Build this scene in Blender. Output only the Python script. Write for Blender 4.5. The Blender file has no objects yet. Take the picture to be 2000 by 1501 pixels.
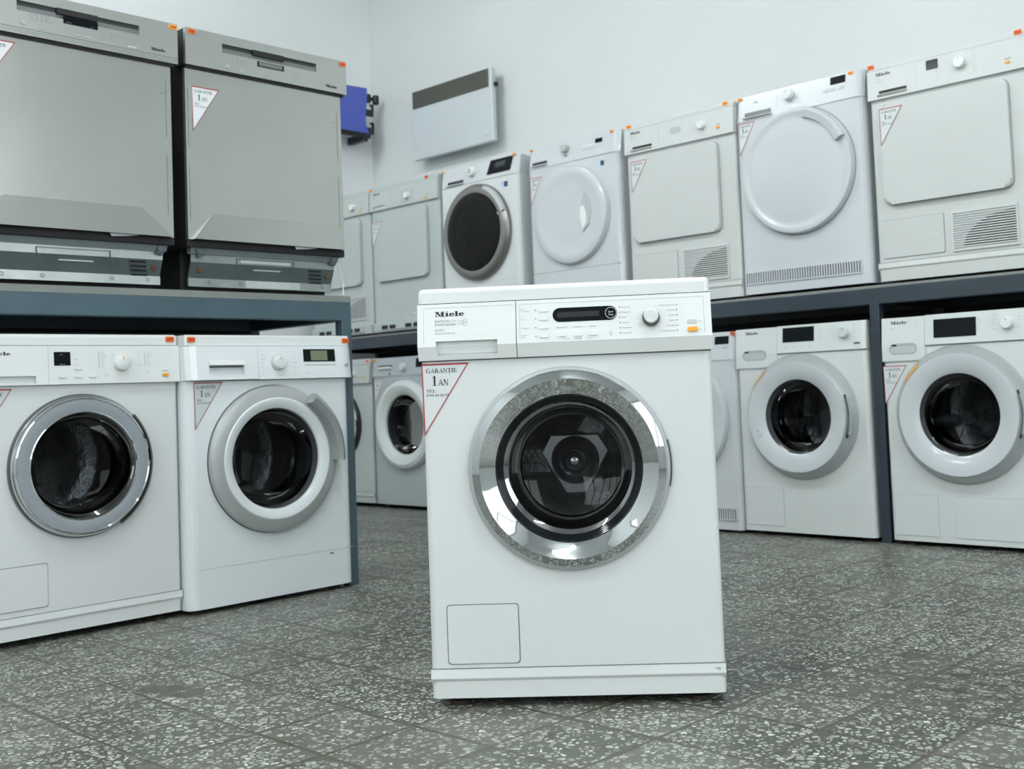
import bpy, bmesh, math, random
from mathutils import Vector, Matrix
random.seed(4)
C = bpy.context.scene.collection
PI = math.pi

# ------------------------------------------------------------------ camera
F = Vector((-0.6852234, 0.72648054, 0.05191257)); R = Vector((0.72544675, 0.68711123, -0.04006445)); U = Vector((0.06477575, -0.01020671, 0.99784765))
cam = bpy.data.cameras.new('camera'); camo = bpy.data.objects.new('camera', cam); C.objects.link(camo)
camo.matrix_world = Matrix(((R.x, U.x, -F.x, 0), (R.y, U.y, -F.y, 0), (R.z, U.z, -F.z, 0.6412), (0, 0, 0, 1)))
cam.sensor_fit = 'HORIZONTAL'; cam.sensor_width = 36; cam.lens = 2200.05 / 2000 * 36
cam.shift_x = -87.99 / 2000; cam.shift_y = -108.26 / 2000
cam.dof.use_dof = True; cam.dof.focus_distance = 2.35; cam.dof.aperture_fstop = 7.0
cam.clip_start = 0.05
bpy.context.scene.camera = camo

# ------------------------------------------------------------------ sky, exposure
w = bpy.data.worlds.new('overcast_sky'); bpy.context.scene.world = w; w.use_nodes = True
bg = w.node_tree.nodes['Background']; bg.inputs[0].default_value = (0.895, 0.97, 0.985, 1); bg.inputs[1].default_value = 2.3
vs = bpy.context.scene.view_settings
vs.view_transform = 'Standard'; vs.look = 'None'; vs.gamma = 1; vs.use_curve_mapping = False
vs.exposure = 0.80
TUBE = 90.0

# ------------------------------------------------------------------ materials
MC = {}
def mat(name, col=(.8, .8, .8), rough=.5, metal=0., spec=.5, emit=0., coat=0., bump=0., bscale=20., stretch=None, vary=0.):
    if name in MC: return MC[name]
    m = bpy.data.materials.new(name); m.use_nodes = True; nt = m.node_tree; b = nt.nodes['Principled BSDF']
    b.inputs['Base Color'].default_value = (*col, 1); b.inputs['Roughness'].default_value = rough
    b.inputs['Metallic'].default_value = metal; b.inputs['Specular IOR Level'].default_value = spec
    b.inputs['Coat Weight'].default_value = coat
    if emit: b.inputs['Emission Color'].default_value = (*col, 1); b.inputs['Emission Strength'].default_value = emit
    if bump or vary:
        tc = nt.nodes.new('ShaderNodeTexCoord'); mp = nt.nodes.new('ShaderNodeMapping'); n = nt.nodes.new('ShaderNodeTexNoise')
        n.inputs['Scale'].default_value = bscale; n.inputs['Detail'].default_value = 3
        if stretch: mp.inputs['Scale'].default_value = stretch
        nt.links.new(tc.outputs['Object'], mp.inputs[0]); nt.links.new(mp.outputs[0], n.inputs['Vector'])
        if bump:
            bp = nt.nodes.new('ShaderNodeBump'); bp.inputs['Strength'].default_value = bump; bp.inputs['Distance'].default_value = .01
            nt.links.new(n.outputs['Fac'], bp.inputs['Height']); nt.links.new(bp.outputs[0], b.inputs['Normal'])
        if vary:
            mr = nt.nodes.new('ShaderNodeMapRange'); mr.inputs[1].default_value = .3; mr.inputs[2].default_value = .7
            mr.inputs[3].default_value = 1 - vary; mr.inputs[4].default_value = 1 + vary * .4
            mx = nt.nodes.new('ShaderNodeVectorMath'); mx.operation = 'SCALE'; mx.inputs[0].default_value = col
            nt.links.new(n.outputs['Fac'], mr.inputs[0]); nt.links.new(mr.outputs[0], mx.inputs['Scale']); nt.links.new(mx.outputs[0], b.inputs['Base Color'])
    MC[name] = m; return m

WHITE = mat('white_enamel', (.675, .70, .70), .28, vary=.02, bscale=3)
WPLAS = mat('white_plastic', (.74, .765, .76), .33, vary=.015, bscale=5)
CWHITE = mat('grey_white_enamel', (.60, .635, .63), .3, vary=.02, bscale=3)
CPLAS = mat('grey_white_plastic', (.60, .64, .63), .35, vary=.02, bscale=4)
SWHITE = mat('cool_white_enamel', (.76, .80, .825), .22, coat=.3, vary=.015, bscale=3)
BWHITE = mat('bluish_white_enamel', (.53, .56, .585), .22, coat=.3, vary=.015, bscale=3)
GREYP = mat('grey_plastic', (.42, .45, .46), .35, vary=.03)
LGREY = mat('light_grey_plastic', (.55, .58, .58), .32, vary=.02)
SILVERP = mat('silver_paint', (.47, .49, .49), .32, metal=.35, vary=.03)
SILVERBODY = mat('silver_grey_enamel', (.40, .44, .46), .35, metal=.15, vary=.03)
BRONZE = mat('bronze_grey_trim', (.23, .225, .21), .3, metal=.7)
DARK = mat('black_plastic', (.012, .013, .015), .25)
MATTE = mat('matt_black', (.010, .010, .011), .7)
DGREY = mat('dark_grey_rubber', (.055, .06, .065), .45)
SEAM = mat('seam_shadow_gap', (.14, .155, .155), .7)
SEAML = mat('fine_seam_gap', (.42, .45, .45), .7)
CHROME = mat('polished_chrome', (.58, .60, .61), .04, metal=1., bump=.015, bscale=9)
SOFTCH = mat('satin_chrome', (.62, .64, .66), .16, metal=1.)
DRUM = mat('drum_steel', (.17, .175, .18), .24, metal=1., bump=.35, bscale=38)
HUBM = mat('hub_steel', (.52, .52, .53), .2, metal=1., bump=.03, bscale=12)
ORANGE = mat('orange_button', (.85, .36, .015), .35)
STICK = mat('orange_sticker', (.80, .13, .012), .5, vary=.05)
STICK2 = mat('amber_sticker', (.95, .36, .03), .5, vary=.05)
STAMP = mat('sticker_print', (.28, .04, .01), .6)
INK = mat('black_ink', (.008, .009, .012), .6)
GINK = mat('grey_ink', (.16, .18, .19), .6)
LINK = mat('light_grey_ink', (.25, .275, .29), .6)
RED = mat('red_print', (.36, .022, .03), .5)
PAPER = mat('sticker_paper', (.60, .635, .645), .45)
PAPERW = mat('bright_sticker_paper', (.76, .79, .82), .45)
LCD = mat('lcd_green', (.17, .20, .12), .3)
LCDG = mat('lcd_grey', (.16, .18, .15), .3)
DISP = mat('display_black', (.008, .010, .012), .12, spec=.06)
BADGE = mat('badge_blue', (.02, .05, .10), .4)
BADGEL = mat('badge_light_blue', (.45, .58, .70), .4)
STEEL = mat('brushed_stainless', (.53, .54, .515), .27, metal=.85, bump=.30, bscale=2.6, vary=.05)
STEELP = mat('panel_stainless', (.55, .565, .54), .30, metal=.85, bump=.02, bscale=3, stretch=(1, 1, 60))
ZINC = mat('galvanised_sheet', (.62, .66, .66), .32, metal=.7, bump=.15, bscale=14, vary=.12)
ZINCD = mat('dull_galvanised_sheet', (.115, .145, .155), .5, metal=.3, bump=.15, bscale=12, vary=.15)
BITUM = mat('black_side_mat', (.010, .009, .011), .55)
SHELFBL = mat('blue_grey_paint', (.052, .092, .115), .42, vary=.12, bscale=7)
SHELFDK = mat('dark_blue_grey_paint', (.022, .034, .047), .35, vary=.1, bscale=7)
BOARD = mat('grey_shelf_board', (.21, .225, .215), .6, vary=.08, bscale=15)
BLUE = mat('blue_plastic', (.075, .11, .46), .4)
BROWNF = mat('dark_brown_rubber', (.035, .02, .016), .6)
WOODY = mat('ochre_board_edge', (.45, .30, .10), .6, vary=.1)

def glass_mat(name, tint, gloss=.9):
    m = bpy.data.materials.new(name); m.use_nodes = True; nt = m.node_tree; nt.nodes.clear()
    o = nt.nodes.new('ShaderNodeOutputMaterial'); mx = nt.nodes.new('ShaderNodeMixShader')
    t = nt.nodes.new('ShaderNodeBsdfTransparent'); t.inputs[0].default_value = (*tint, 1)
    g = nt.nodes.new('ShaderNodeBsdfGlossy'); g.inputs['Roughness'].default_value = .02; g.inputs[0].default_value = (gloss, gloss, gloss, 1)
    f = nt.nodes.new('ShaderNodeFresnel'); f.inputs[0].default_value = 1.45
    nt.links.new(f.outputs[0], mx.inputs[0]); nt.links.new(t.outputs[0], mx.inputs[1]); nt.links.new(g.outputs[0], mx.inputs[2]); nt.links.new(mx.outputs[0], o.inputs[0])
    return m
GLASS = glass_mat('door_glass', (.50, .52, .54), .30); DGLASS = glass_mat('smoked_door_glass', (.10, .10, .11), .6)

def wall_mat(name, col):
    m = bpy.data.materials.new(name); m.use_nodes = True; nt = m.node_tree; b = nt.nodes['Principled BSDF']
    tc = nt.nodes.new('ShaderNodeTexCoord'); n = nt.nodes.new('ShaderNodeTexNoise'); n.inputs['Scale'].default_value = 1.3; n.inputs['Detail'].default_value = 5
    cr = nt.nodes.new('ShaderNodeValToRGB'); cr.color_ramp.elements[0].position = .3; cr.color_ramp.elements[1].position = .7
    cr.color_ramp.elements[0].color = (*[c * .955 for c in col], 1); cr.color_ramp.elements[1].color = (*col, 1)
    n2 = nt.nodes.new('ShaderNodeTexNoise'); n2.inputs['Scale'].default_value = 60; bp = nt.nodes.new('ShaderNodeBump'); bp.inputs['Strength'].default_value = .08; bp.inputs['Distance'].default_value = .004
    nt.links.new(tc.outputs['Object'], n.inputs['Vector']); nt.links.new(tc.outputs['Object'], n2.inputs['Vector']); nt.links.new(n.outputs['Fac'], cr.inputs[0]); nt.links.new(cr.outputs[0], b.inputs['Base Color'])
    nt.links.new(n2.outputs['Fac'], bp.inputs['Height']); nt.links.new(bp.outputs[0], b.inputs['Normal'])
    b.inputs['Roughness'].default_value = .75; return m
WALLM = wall_mat('painted_plaster', (.63, .655, .655)); WALLL = wall_mat('light_lifted_plaster', (.80, .82, .83)); CEILM = wall_mat('ceiling_paint', (.74, .76, .76))  # left wall colour lightened to stand in for light it lacks

def floor_mat():
    m = bpy.data.materials.new('terrazzo_tiles'); m.use_nodes = True; nt = m.node_tree; b = nt.nodes['Principled BSDF']; L = nt.links.new
    def nd(t, **k):
        n = nt.nodes.new(t)
        for a, v in k.items(): setattr(n, a, v)
        return n
    def M(op, a, b_=None, c=None):
        n = nd('ShaderNodeMath', operation=op)
        for i, v in enumerate((a, b_, c)):
            if v is None: continue
            if isinstance(v, (int, float)): n.inputs[i].default_value = v
            else: L(v, n.inputs[i])
        return n.outputs[0]
    tc = nd('ShaderNodeTexCoord'); P = tc.outputs['Object']
    wob = nd('ShaderNodeTexNoise'); wob.inputs['Scale'].default_value = 2.2; L(P, wob.inputs['Vector'])
    sub = nd('ShaderNodeVectorMath', operation='SUBTRACT'); sub.inputs[1].default_value = (.5, .5, .5); L(wob.outputs['Color'], sub.inputs[0])
    sc = nd('ShaderNodeVectorMath', operation='SCALE'); sc.inputs['Scale'].default_value = .022; L(sub.outputs[0], sc.inputs[0])
    ad = nd('ShaderNodeVectorMath', operation='ADD'); L(P, ad.inputs[0]); L(sc.outputs[0], ad.inputs[1])
    sp = nd('ShaderNodeSeparateXYZ'); L(ad.outputs[0], sp.inputs[0])
    p = .2125
    u = M('DIVIDE', M('ADD', sp.outputs[0], 1.105), p); v = M('DIVIDE', M('ADD', sp.outputs[1], -1.825), p)
    fu = M('FLOOR', u); fv = M('FLOOR', v)
    du = M('ABSOLUTE', M('SUBTRACT', M('FRACT', M('ADD', u, .5)), .5)); dv = M('ABSOLUTE', M('SUBTRACT', M('FRACT', M('ADD', v, .5)), .5))
    dmin = M('MULTIPLY', M('MINIMUM', du, dv), p)
    n0 = nd('ShaderNodeTexNoise'); n0.inputs['Scale'].default_value = 3.5; L(P, n0.inputs['Vector'])
    gw = M('MULTIPLY', M('SUBTRACT', n0.outputs['Fac'], .36), .0170)
    g = nd('ShaderNodeMapRange'); L(dmin, g.inputs[0]); L(gw, g.inputs[1]); g.inputs[2].default_value = .006; g.inputs[3].default_value = 1; g.inputs[4].default_value = 0; g.clamp = True
    cx = nd('ShaderNodeCombineXYZ'); L(fu, cx.inputs[0]); L(fv, cx.inputs[1])
    wn = nd('ShaderNodeTexWhiteNoise'); L(cx.outputs[0], wn.inputs['Vector'])
    sw = nd('ShaderNodeSeparateColor'); L(wn.outputs['Color'], sw.inputs[0])
    # chips
    vd = nd('ShaderNodeTexVoronoi', feature='DISTANCE_TO_EDGE'); vd.inputs['Scale'].default_value = 74; vd.inputs['Randomness'].default_value = 1
    vc = nd('ShaderNodeTexVoronoi', feature='F1'); vc.inputs['Scale'].default_value = 74; vc.inputs['Randomness'].default_value = 1
    wb = nd('ShaderNodeTexNoise'); wb.inputs['Scale'].default_value = 160; L(P, wb.inputs['Vector'])
    wbs = nd('ShaderNodeVectorMath', operation='SCALE'); wbs.inputs['Scale'].default_value = .006; L(wb.outputs['Color'], wbs.inputs[0])
    pa = nd('ShaderNodeVectorMath', operation='ADD'); L(P, pa.inputs[0]); L(wbs.outputs[0], pa.inputs[1])
    L(pa.outputs[0], vd.inputs['Vector']); L(pa.outputs[0], vc.inputs['Vector'])
    cc = nd('ShaderNodeSeparateColor'); L(vc.outputs['Color'], cc.inputs[0])
    thr = M('ADD', M('MULTIPLY', cc.outputs[0], .20), .06)
    chip = nd('ShaderNodeMapRange'); L(M('SUBTRACT', vd.outputs['Distance'], thr), chip.inputs[0]); chip.inputs[1].default_value = -.015; chip.inputs[2].default_value = .03
    keep = M('GREATER_THAN', cc.outputs[1], M('ADD', M('MULTIPLY', sw.outputs[0], .26), .06))
    cm = M('MULTIPLY', chip.outputs[0], keep)
    ccol = nd('ShaderNodeValToRGB'); e = ccol.color_ramp.elements; e[0].color = (.20, .21, .18, 1); e[1].color = (.61, .63, .55, 1)
    x = e.new(.04); x.color = (.16, .10, .085, 1); x = e.new(.10); x.color = (.24, .265, .25, 1); L(cc.outputs[2], ccol.inputs[0])
    base = nd('ShaderNodeMix', data_type='RGBA'); base.inputs[6].default_value = (.058, .063, .052, 1); base.inputs[7].default_value = (.118, .120, .100, 1); L(sw.outputs[1], base.inputs[0])
    mx = nd('ShaderNodeMix', data_type='RGBA'); L(cm, mx.inputs[0]); L(base.outputs[2], mx.inputs[6]); L(ccol.outputs[0], mx.inputs[7])
    # dirt film and dark stains
    dn = nd('ShaderNodeTexNoise'); dn.inputs['Scale'].default_value = 2.6; dn.inputs['Detail'].default_value = 6; L(P, dn.inputs['Vector'])
    dm = nd('ShaderNodeMapRange'); L(dn.outputs['Fac'], dm.inputs[0]); dm.inputs[1].default_value = .42; dm.inputs[2].default_value = .72; dm.inputs[3].default_value = 0; dm.inputs[4].default_value = .34
    mx2 = nd('ShaderNodeMix', data_type='RGBA'); L(dm.outputs[0], mx2.inputs[0]); L(mx.outputs[2], mx2.inputs[6]); mx2.inputs[7].default_value = (.135, .135, .108, 1)
    sn = nd('ShaderNodeTexNoise'); sn.inputs['Scale'].default_value = 9; sn.inputs['Detail'].default_value = 8; L(P, sn.inputs['Vector'])
    sm = nd('ShaderNodeMapRange'); L(sn.outputs['Fac'], sm.inputs[0]); sm.inputs[1].default_value = .66; sm.inputs[2].default_value = .74; sm.inputs[4].default_value = .7
    mx3 = nd('ShaderNodeMix', data_type='RGBA'); L(sm.outputs[0], mx3.inputs[0]); L(mx2.outputs[2], mx3.inputs[6]); mx3.inputs[7].default_value = (.045, .030, .022, 1)
    gd = nd('ShaderNodeVectorMath', operation='DISTANCE'); L(P, gd.inputs[0]); gd.inputs[1].default_value = (-1.04, 2.24, 0)
    st = M('MULTIPLY', M('SMOOTH_MIN', 1.0, M('MAXIMUM', M('SUBTRACT', 1.25, M('MULTIPLY', gd.outputs['Value'], 4.2)), 0), .05), 1.0)
    s2 = nd('ShaderNodeTexNoise'); s2.inputs['Scale'].default_value = 26; s2.inputs['Detail'].default_value = 5; L(P, s2.inputs['Vector'])
    s2m = nd('ShaderNodeMapRange'); L(s2.outputs['Fac'], s2m.inputs[0]); s2m.inputs[1].default_value = .46; s2m.inputs[2].default_value = .60; s2m.inputs[4].default_value = .85
    mx5 = nd('ShaderNodeMix', data_type='RGBA'); L(M('MULTIPLY', s2m.outputs[0], st), mx5.inputs[0]); L(mx3.outputs[2], mx5.inputs[6]); mx5.inputs[7].default_value = (.040, .026, .020, 1)
    mx3 = mx5
    mx4 = nd('ShaderNodeMix', data_type='RGBA'); L(g.outputs[0], mx4.inputs[0]); L(mx3.outputs[2], mx4.inputs[6]); mx4.inputs[7].default_value = (.075, .070, .050, 1)
    L(mx4.outputs[2], b.inputs['Base Color'])
    rr = nd('ShaderNodeMapRange'); L(dn.outputs['Fac'], rr.inputs[0]); rr.inputs[3].default_value = .28; rr.inputs[4].default_value = .5; L(rr.outputs[0], b.inputs['Roughness'])
    b.inputs['Specular IOR Level'].default_value = .45
    bp = nd('ShaderNodeBump'); bp.inputs['Strength'].default_value = .35; bp.inputs['Distance'].default_value = .003; L(M('SUBTRACT', 1, g.outputs[0]), bp.inputs['Height']); L(bp.outputs[0], b.inputs['Normal'])
    return m
FLOORM = floor_mat()

# ------------------------------------------------------------------ mesh helpers
_txt = {}
def text_mesh(s):
    if s not in _txt:
        cu = bpy.data.curves.new('t', 'FONT'); cu.body = s; cu.size = 1; cu.resolution_u = 3
        ob = bpy.data.objects.new('t', cu); me = ob.to_mesh()
        vs_ = [v.co.copy() for v in me.vertices]; fs = [tuple(p.vertices) for p in me.polygons]
        ob.to_mesh_clear(); bpy.data.objects.remove(ob); bpy.data.curves.remove(cu)
        _txt[s] = (vs_, fs, max([v.x for v in vs_] or [0]))
    return _txt[s]

# serif letters as polygons, cap height 1: (advance, [polygons])
def RC(a, b, c, d): return [(a, b), (c, b), (c, d), (a, d)]
def ARC(cx, cy, rx, ry, ix, iy, a0, a1, n=14, off=0):
    out = []
    for i in range(n):
        t0 = math.radians(a0 + (a1 - a0) * i / n); t1 = math.radians(a0 + (a1 - a0) * (i + 1) / n)
        out.append([(cx + rx * math.cos(t0), cy + ry * math.sin(t0)), (cx + rx * math.cos(t1), cy + ry * math.sin(t1)), (cx + off + ix * math.cos(t1), cy + iy * math.sin(t1)), (cx + off + ix * math.cos(t0), cy + iy * math.sin(t0))])
    return out
SER = {
 'I': (.42, [RC(.13, 0, .29, 1), RC(.02, 0, .40, .05), RC(.02, .95, .40, 1)]),
 'L': (.72, [RC(.13, 0, .29, 1), RC(.02, 0, .66, .06), RC(.02, .95, .40, 1), RC(.60, 0, .66, .28)]),
 'T': (.78, [RC(.30, 0, .46, 1), RC(.19, 0, .57, .05), RC(.03, .94, .73, 1), RC(.03, .74, .08, 1), RC(.68, .74, .73, 1)]),
 'E': (.74, [RC(.13, 0, .29, 1), RC(.02, 0, .68, .05), RC(.02, .95, .66, 1), RC(.62, 0, .68, .27), RC(.60, .75, .66, 1), RC(.25, .48, .52, .54), RC(.47, .36, .52, .66)]),
 'A': (.86, [[(.40, 1), (.48, 1), (.82, 0), (.63, 0)], [(.38, .95), (.44, 1), (.15, 0), (.08, 0)], RC(.22, .32, .62, .38), RC(.0, 0, .25, .05), RC(.53, 0, .88, .05)]),
 'N': (.90, [RC(.13, 0, .19, 1), RC(.70, 0, .76, 1), [(.05, 1), (.26, 1), (.76, .0), (.66, 0)], RC(.02, 0, .30, .05), RC(.58, .95, .88, 1), RC(.02, .95, .2, 1)]),
 'R': (.86, [RC(.13, 0, .29, 1), RC(.02, 0, .40, .05), RC(.02, .95, .4, 1)] + ARC(.36, .745, .31, .255, .15, .2, -90, 90) + [[(.36, .52), (.55, .52), (.86, 0), (.64, 0)], RC(.25, .95, .38, 1), RC(.25, .49, .38, .54)]),
 'G': (.92, ARC(.47, .5, .45, .52, .28, .46, 50, 325) + [RC(.68, .05, .84, .46), RC(.55, .42, .94, .47), RC(.72, .70, .77, 1.0)]),
 '1': (.56, [RC(.20, 0, .37, 1), RC(.06, 0, .51, .05), [(.04, .80), (.30, 1.0), (.30, .92), (.06, .76)]]),
 ':': (.34, [RC(.1, .05, .24, .2), RC(.1, .5, .24, .65)]),
}
SER['Ţ'] = (.78, SER['T'][1] + [[(.33, -.12), (.45, -.12), (.43, -.30), (.33, -.40)]])
FAT = {
 'M': (1.62, [RC(.0, 0, .50, .09), RC(.0, .91, .55, 1), RC(.18, 0, .28, 1), [(.12, 1), (.56, 1), (.92, .12), (.74, 0)], [(.72, 0), (.80, 0), (1.20, 1), (1.12, 1)], RC(1.04, 0, 1.42, 1), RC(.92, 0, 1.55, .09), RC(1.0, .91, 1.55, 1)]),
 'i': (.64, [RC(.12, 0, .48, .68), RC(.0, 0, .60, .09), RC(.0, .60, .48, .69)] + [[(.14, .80), (.30, .78), (.50, .97), (.40, 1.08)]]),
 'e': (.86, ARC(.42, .34, .42, .36, .10, .29, 0, 330, 20, 0) + [RC(.10, .34, .80, .43)]),
 'l': (.64, [RC(.12, 0, .48, 1), RC(.0, 0, .60, .09), RC(.0, .91, .48, 1)]),
}

class MB:
    def __init__(s): s.bm = bmesh.new(); s.lathed = False
    def face(s, pts):
        try: return s.bm.faces.new([s.bm.verts.new(p) for p in pts])
        except Exception: return None
    def box(s, x0, x1, y0, y1, z0, z1, r=0, seg=2, ax=None):
        vs_ = [s.bm.verts.new((x, y, z)) for x in (x0, x1) for y in (y0, y1) for z in (z0, z1)]
        fs = [s.bm.faces.new([vs_[i] for i in q]) for q in ((0, 1, 3, 2), (4, 6, 7, 5), (0, 4, 5, 1), (2, 3, 7, 6), (0, 2, 6, 4), (1, 5, 7, 3))]
        if r:
            ed = {e for f in fs for e in f.edges}
            if ax: ed = {e for e in ed if ax(e)}
            bmesh.ops.bevel(s.bm, geom=list(ed), offset=r, segments=seg, profile=.5, affect='EDGES')
        return s
    def prism(s, poly, y0, y1, r=0, seg=2):   # outline in XZ, front at y0
        a = [s.bm.verts.new((x, y0, z)) for x, z in poly]; b = [s.bm.verts.new((x, y1, z)) for x, z in poly]; n = len(poly)
        f = s.bm.faces.new(a); s.bm.faces.new(list(reversed(b)))
        for i in range(n): s.bm.faces.new((a[(i + 1) % n], a[i], b[i], b[(i + 1) % n]))
        if r: bmesh.ops.bevel(s.bm, geom=list(f.edges), offset=r, segments=seg, profile=.5, affect='EDGES')
        return s
    def extr(s, prof, x0, x1):                 # outline in YZ, along X
        a = [s.bm.verts.new((x0, y, z)) for y, z in prof]; b = [s.bm.verts.new((x1, y, z)) for y, z in prof]; n = len(prof)
        s.bm.faces.new(a); s.bm.faces.new(list(reversed(b)))
        for i in range(n): s.bm.faces.new((a[(i + 1) % n], a[i], b[i], b[(i + 1) % n]))
        return s
    def lathe(s, prof, cx=0, cz=0, n=80, a0=0, a1=360, closed=False):
        s.lathed = True; full = abs(a1 - a0) >= 360; k = n if full else n + 1; rings = []
        for i in range(k):
            t = math.radians(a0 + (a1 - a0) * i / n); c, sn = math.cos(t), math.sin(t)
            rings.append([s.bm.verts.new((cx + r * c, y, cz + r * sn)) for r, y in prof])
        m = len(prof)
        for i in range(n if full else n):
            A = rings[i]; B = rings[(i + 1) % k]
            for j in range(m if closed else m - 1):
                j2 = (j + 1) % m
                try: s.bm.faces.new((A[j], A[j2], B[j2], B[j]))
                except Exception: pass
        if not full and closed: s.bm.faces.new(rings[0]); s.bm.faces.new(list(reversed(rings[-1])))
        return s
    def disc(s, cx, cz, r, y0, y1, bev=0, n=40): return s.prism([(cx + r * math.cos(2 * PI * i / n), cz + r * math.sin(2 * PI * i / n)) for i in range(n)], y0, y1, bev)
    def cyl(s, p0, p1, r, n=14):
        p0, p1 = Vector(p0), Vector(p1); d = (p1 - p0).normalized(); a = d.orthogonal().normalized(); b = d.cross(a)
        A = [s.bm.verts.new(p0 + r * (a * math.cos(2 * PI * i / n) + b * math.sin(2 * PI * i / n))) for i in range(n)]
        B = [s.bm.verts.new(p1 + r * (a * math.cos(2 * PI * i / n) + b * math.sin(2 * PI * i / n))) for i in range(n)]
        s.bm.faces.new(A); s.bm.faces.new(list(reversed(B)))
        for i in range(n): s.bm.faces.new((A[(i + 1) % n], A[i], B[i], B[(i + 1) % n]))
        return s
    def cells(s, xs, zs, dep, yf=0, yb=.01):   # plate with pockets: dep(x,z) -> 0 flush, >0 pocket depth, None open
        nx, nz = len(xs) - 1, len(zs) - 1
        D = [[dep((xs[i] + xs[i + 1]) / 2, (zs[j] + zs[j + 1]) / 2) for j in range(nz)] for i in range(nx)]
        def y(i, j):
            if i < 0 or j < 0 or i >= nx or j >= nz: return yb
            return yb if D[i][j] is None else yf + D[i][j]
        for i in range(nx):
            for j in range(nz):
                a = y(i, j)
                if D[i][j] is not None: s.face([(xs[i], a, zs[j]), (xs[i + 1], a, zs[j]), (xs[i + 1], a, zs[j + 1]), (xs[i], a, zs[j + 1])])
                b = y(i + 1, j)
                if a != b: s.face([(xs[i + 1], a, zs[j]), (xs[i + 1], b, zs[j]), (xs[i + 1], b, zs[j + 1]), (xs[i + 1], a, zs[j + 1])])
                b = y(i, j + 1)
                if a != b: s.face([(xs[i], a, zs[j + 1]), (xs[i + 1], a, zs[j + 1]), (xs[i + 1], b, zs[j + 1]), (xs[i], b, zs[j + 1])])
                if i == 0: s.face([(xs[0], a, zs[j]), (xs[0], a, zs[j + 1]), (xs[0], yb, zs[j + 1]), (xs[0], yb, zs[j])])
                if j == 0: s.face([(xs[i], a, zs[0]), (xs[i], yb, zs[0]), (xs[i + 1], yb, zs[0]), (xs[i + 1], a, zs[0])])
        bmesh.ops.remove_doubles(s.bm, verts=s.bm.verts, dist=1e-6)
        return s
    def text(s, t, x, z, h, y=0, align='l', w=None):
        vs_, fs, wid = text_mesh(t); sc = h / .70; sx = (w / wid) if w and wid else sc
        ox = x - (wid * sx / 2 if align == 'c' else wid * sx if align == 'r' else 0)
        V = [s.bm.verts.new((ox + v.x * sx, y, z + v.y * sc)) for v in vs_]
        for f in fs:
            try: s.bm.faces.new([V[i] for i in f])
            except Exception: pass
        return s
    def glyphs(s, t, x, z, h, y=0, font=SER, w=None):
        tot = sum(font[c][0] if c != ' ' else .35 for c in t); sx = w / tot if w else h; X = x
        for c in t:
            if c == ' ': X += .35 * sx; continue
            a, polys = font[c]
            for p in polys: s.face([(X + px * sx, y, z + pz * h) for px, pz in p])
            X += a * sx
        return s
    def warp(s, f):
        for v in s.bm.verts: v.co = Vector(f(v.co))
        return s
    def done(s, name, m, parent=None, ang=32, **props):
        bmesh.ops.recalc_face_normals(s.bm, faces=s.bm.faces)
        me = bpy.data.meshes.new(name); s.bm.to_mesh(me); s.bm.free(); me.materials.append(m)
        me.set_sharp_from_angle(angle=math.radians(ang))
        for p in me.polygons: p.use_smooth = s.lathed or p.area < 2e-4
        o = bpy.data.objects.new(name, me); C.objects.link(o)
        if parent: o.parent = parent
        for k, v in props.items(): o[k] = v
        return o

def thing(name, label, cat, loc, rz=0, group=None):
    o = bpy.data.objects.new(name, None); C.objects.link(o); o.location = loc; o.rotation_euler = (0, 0, rz); o.empty_display_size = .1
    o['label'] = label; o['category'] = cat
    if group: o['group'] = group
    return o
def rrect(x0, x1, z0, z1, r, n=5):
    out = []
    for cx, cz, a in ((x1 - r, z1 - r, 0), (x0 + r, z1 - r, 90), (x0 + r, z0 + r, 180), (x1 - r, z0 + r, 270)):
        for i in range(n + 1):
            t = math.radians(a + 90 * i / n); out.append((cx + r * math.cos(t), cz + r * math.sin(t)))
    return out

# ------------------------------------------------------------------ room
def struct(name, mb, m):
    o = mb.done(name, m); o['kind'] = 'structure'; return o
XW, YW, XF, YR_, ZC = -6.03, 4.65, 3.2, -3.4, 3.9
struct('floor', MB().box(XW, XF, YR_, YW, -.08, 0), FLOORM)
struct('ceiling', MB().box(XW - .2, XF + .2, YR_ - .2, YW + .2, ZC, ZC + .1), CEILM)
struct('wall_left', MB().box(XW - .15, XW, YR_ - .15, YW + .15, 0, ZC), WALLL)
struct('wall_right', MB().box(XW, XF + .15, YW, YW + .15, 0, ZC), WALLM)
def window_wall(name, n, horiz, pos, a0, a1, w0, w1, z0, z1, out):
    mb = MB(); d = .15 * out
    def bx(m, p, q, zz0, zz1, e0=0, e1=d):
        lo, hi = sorted((pos + e0, pos + e1))
        if horiz: m.box(p, q, lo, hi, zz0, zz1)
        else: m.box(lo, hi, p, q, zz0, zz1)
    bx(mb, a0, w0, 0, ZC); bx(mb, w1, a1, 0, ZC); bx(mb, w0, w1, 0, z0); bx(mb, w0, w1, z1, ZC)
    struct(name, mb, WALLM)
    fr = MB(); k = 5
    for i in range(k + 1):
        q = w0 + (w1 - w0 - .06) * i / k; bx(fr, q, q + .06, z0, z1, d * .35, d * .75)
    bx(fr, w0, w1, z0, z0 + .06, d * .35, d * .75); bx(fr, w0, w1, z1 - .06, z1, d * .35, d * .75)
    struct('window_%d' % n, fr, mat('window_frame_white', (.6, .62, .62), .4, vary=.02))
window_wall('wall_rear', 1, True, YR_, XW, XF + .15, -1.5, 1.4, .80, 2.7, -1)
window_wall('wall_front', 2, False, XF, YR_, YW, -1.6, 3.0, .85, 3.1, 1)
struct('ground', MB().box(-30, 30, -30, 30, -.30, -.10), mat('street_paving', (.20, .21, .20), .8, vary=.1, bscale=2))

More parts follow.
